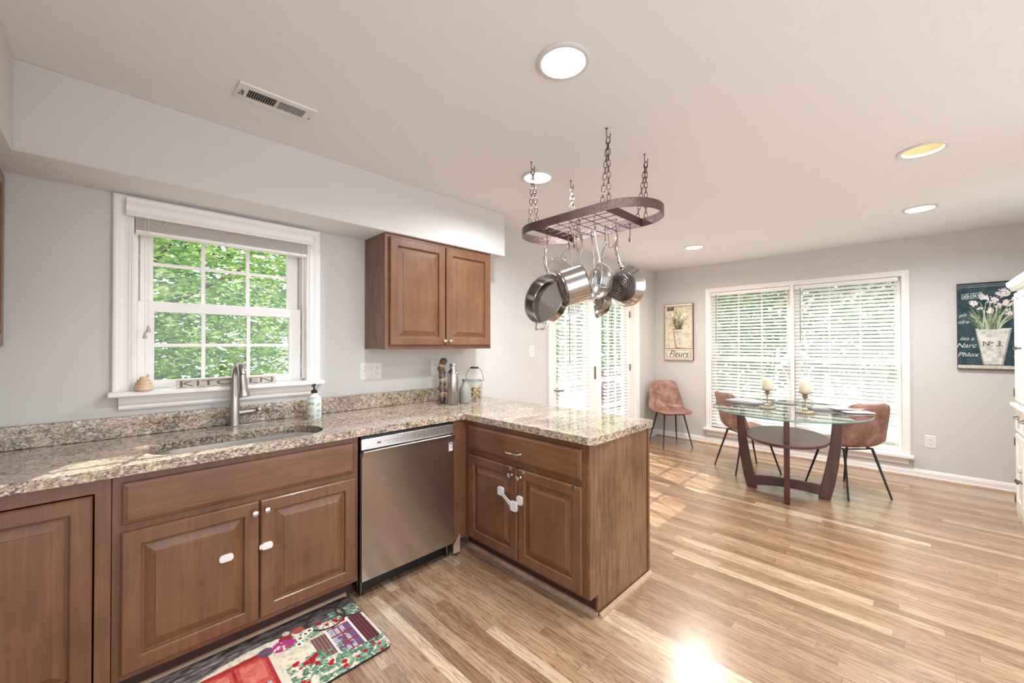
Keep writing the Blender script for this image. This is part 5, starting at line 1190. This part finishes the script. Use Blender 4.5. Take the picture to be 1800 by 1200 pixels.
# --- chalkboard canvas behind the hutch
stems2 = []
for k in range(60):
    x0 = rnd.uniform(0.34, 0.68); tip = x0+(x0-0.51)*rnd.uniform(0.4, 2.6)+rnd.uniform(-0.1, 0.1); stems2.append((x0, min(0.95, max(0.06, tip)), rnd.uniform(0.22, 0.42), rnd.random()))
heads = [(0.26, 0.235, 0.085), (0.42, 0.165, 0.08), (0.56, 0.21, 0.10), (0.72, 0.13, 0.12), (0.80, 0.25, 0.10), (0.92, 0.215, 0.09), (0.36, 0.30, 0.06), (0.52, 0.325, 0.07), (0.80, 0.35, 0.085), (0.95, 0.30, 0.07), (0.66, 0.27, 0.07)]
def chalk(a, b):
    n = fb(a*9, b*16); c = lerp((44, 62, 68), (92, 108, 112), max(0, n-0.3)*1.1)
    if b < 0.012: c = (46, 50, 52)
    if 0.02 < b < 0.024 or 0.042 < b < 0.046: c = (170, 178, 176)
    if b > 0.955: c = lerp((222, 216, 204), (180, 170, 156), fb(a*40, b*20))
    if b > 0.992: c = (110, 96, 84)
    if 0.53 < b < 0.965:
        f = (b-0.53)/0.425; x0 = 0.285+0.125*f; x1 = 0.845-0.135*f
        if f <= 1 and x0 < a < x1:
            c = lerp((224, 222, 214), (170, 166, 158), max(0, fb(a*12, b*26)-0.35)*1.7)
            if a-x0 < 0.02 or x1-a < 0.03: c = lerp(c, (130, 126, 120), 0.5)
            if f < 0.025: c = (236, 234, 228)
            if f > 0.97: c = (130, 120, 108)
    k = near_stem(a, b, stems2, 0.54, 0.014, 1)
    if k is not None: c = lerp((84, 102, 74), (196, 206, 168), k)
    for hx, hy, r in heads:
        d = math.hypot(a-hx, (b-hy)*2.1)
        if d < r and fb(a*46+hx*9, b*90) > 0.36+0.25*(d/r)**3: c = lerp((250, 246, 244), (222, 204, 204), fb(a*90, b*150))
    # label
    if 0.07 < a < 0.40:
        bb = b+0.045*(a-0.2)
        if 0.118 < bb < 0.178:
            if bb < 0.124 or bb > 0.172 or a < 0.085 or a > 0.385: c = (196, 204, 202)
            elif 0.135 < bb < 0.163 and vn(a*110, bb*60) > 0.42: c = (190, 198, 196)
    return c
t, at = canvas('chalkboard_picture', 'chalkboard canvas of white flowers in a bucket marked N 3, beside the hutch', -0.315, -0.715, 1.125, 1.952, chalk, 110, 220, 'walnut')
def add_text(s, a, b, size, m, shear=0.0, sx=1.0): text_mesh(s, size, at(a, b), shear=shear, sx=sx).build('lettering', m, t, fix=False)
add_text('N', 0.455, 0.705, 0.062, 'black_ink', 0.0, 1.0); add_text('o', 0.545, 0.688, 0.042, 'black_ink'); add_text('.', 0.548, 0.716, 0.05, 'black_ink'); add_text('3.', 0.655, 0.707, 0.066, 'black_ink', 0.15)
for s, a, b, z in (('iles a', 0.15, 0.645, 0.046), ('Narc', 0.14, 0.725, 0.062), ('Phlox', 0.165, 0.83, 0.058), ('1.', 0.95, 0.64, 0.055), ('10', 0.93, 0.725, 0.055), ('15', 0.905, 0.83, 0.062), ('ph', 0.09, 0.37, 0.045), ('idre', 0.10, 0.45, 0.045)):
    add_text(s, a, b, z, 'chalk', 0.35)
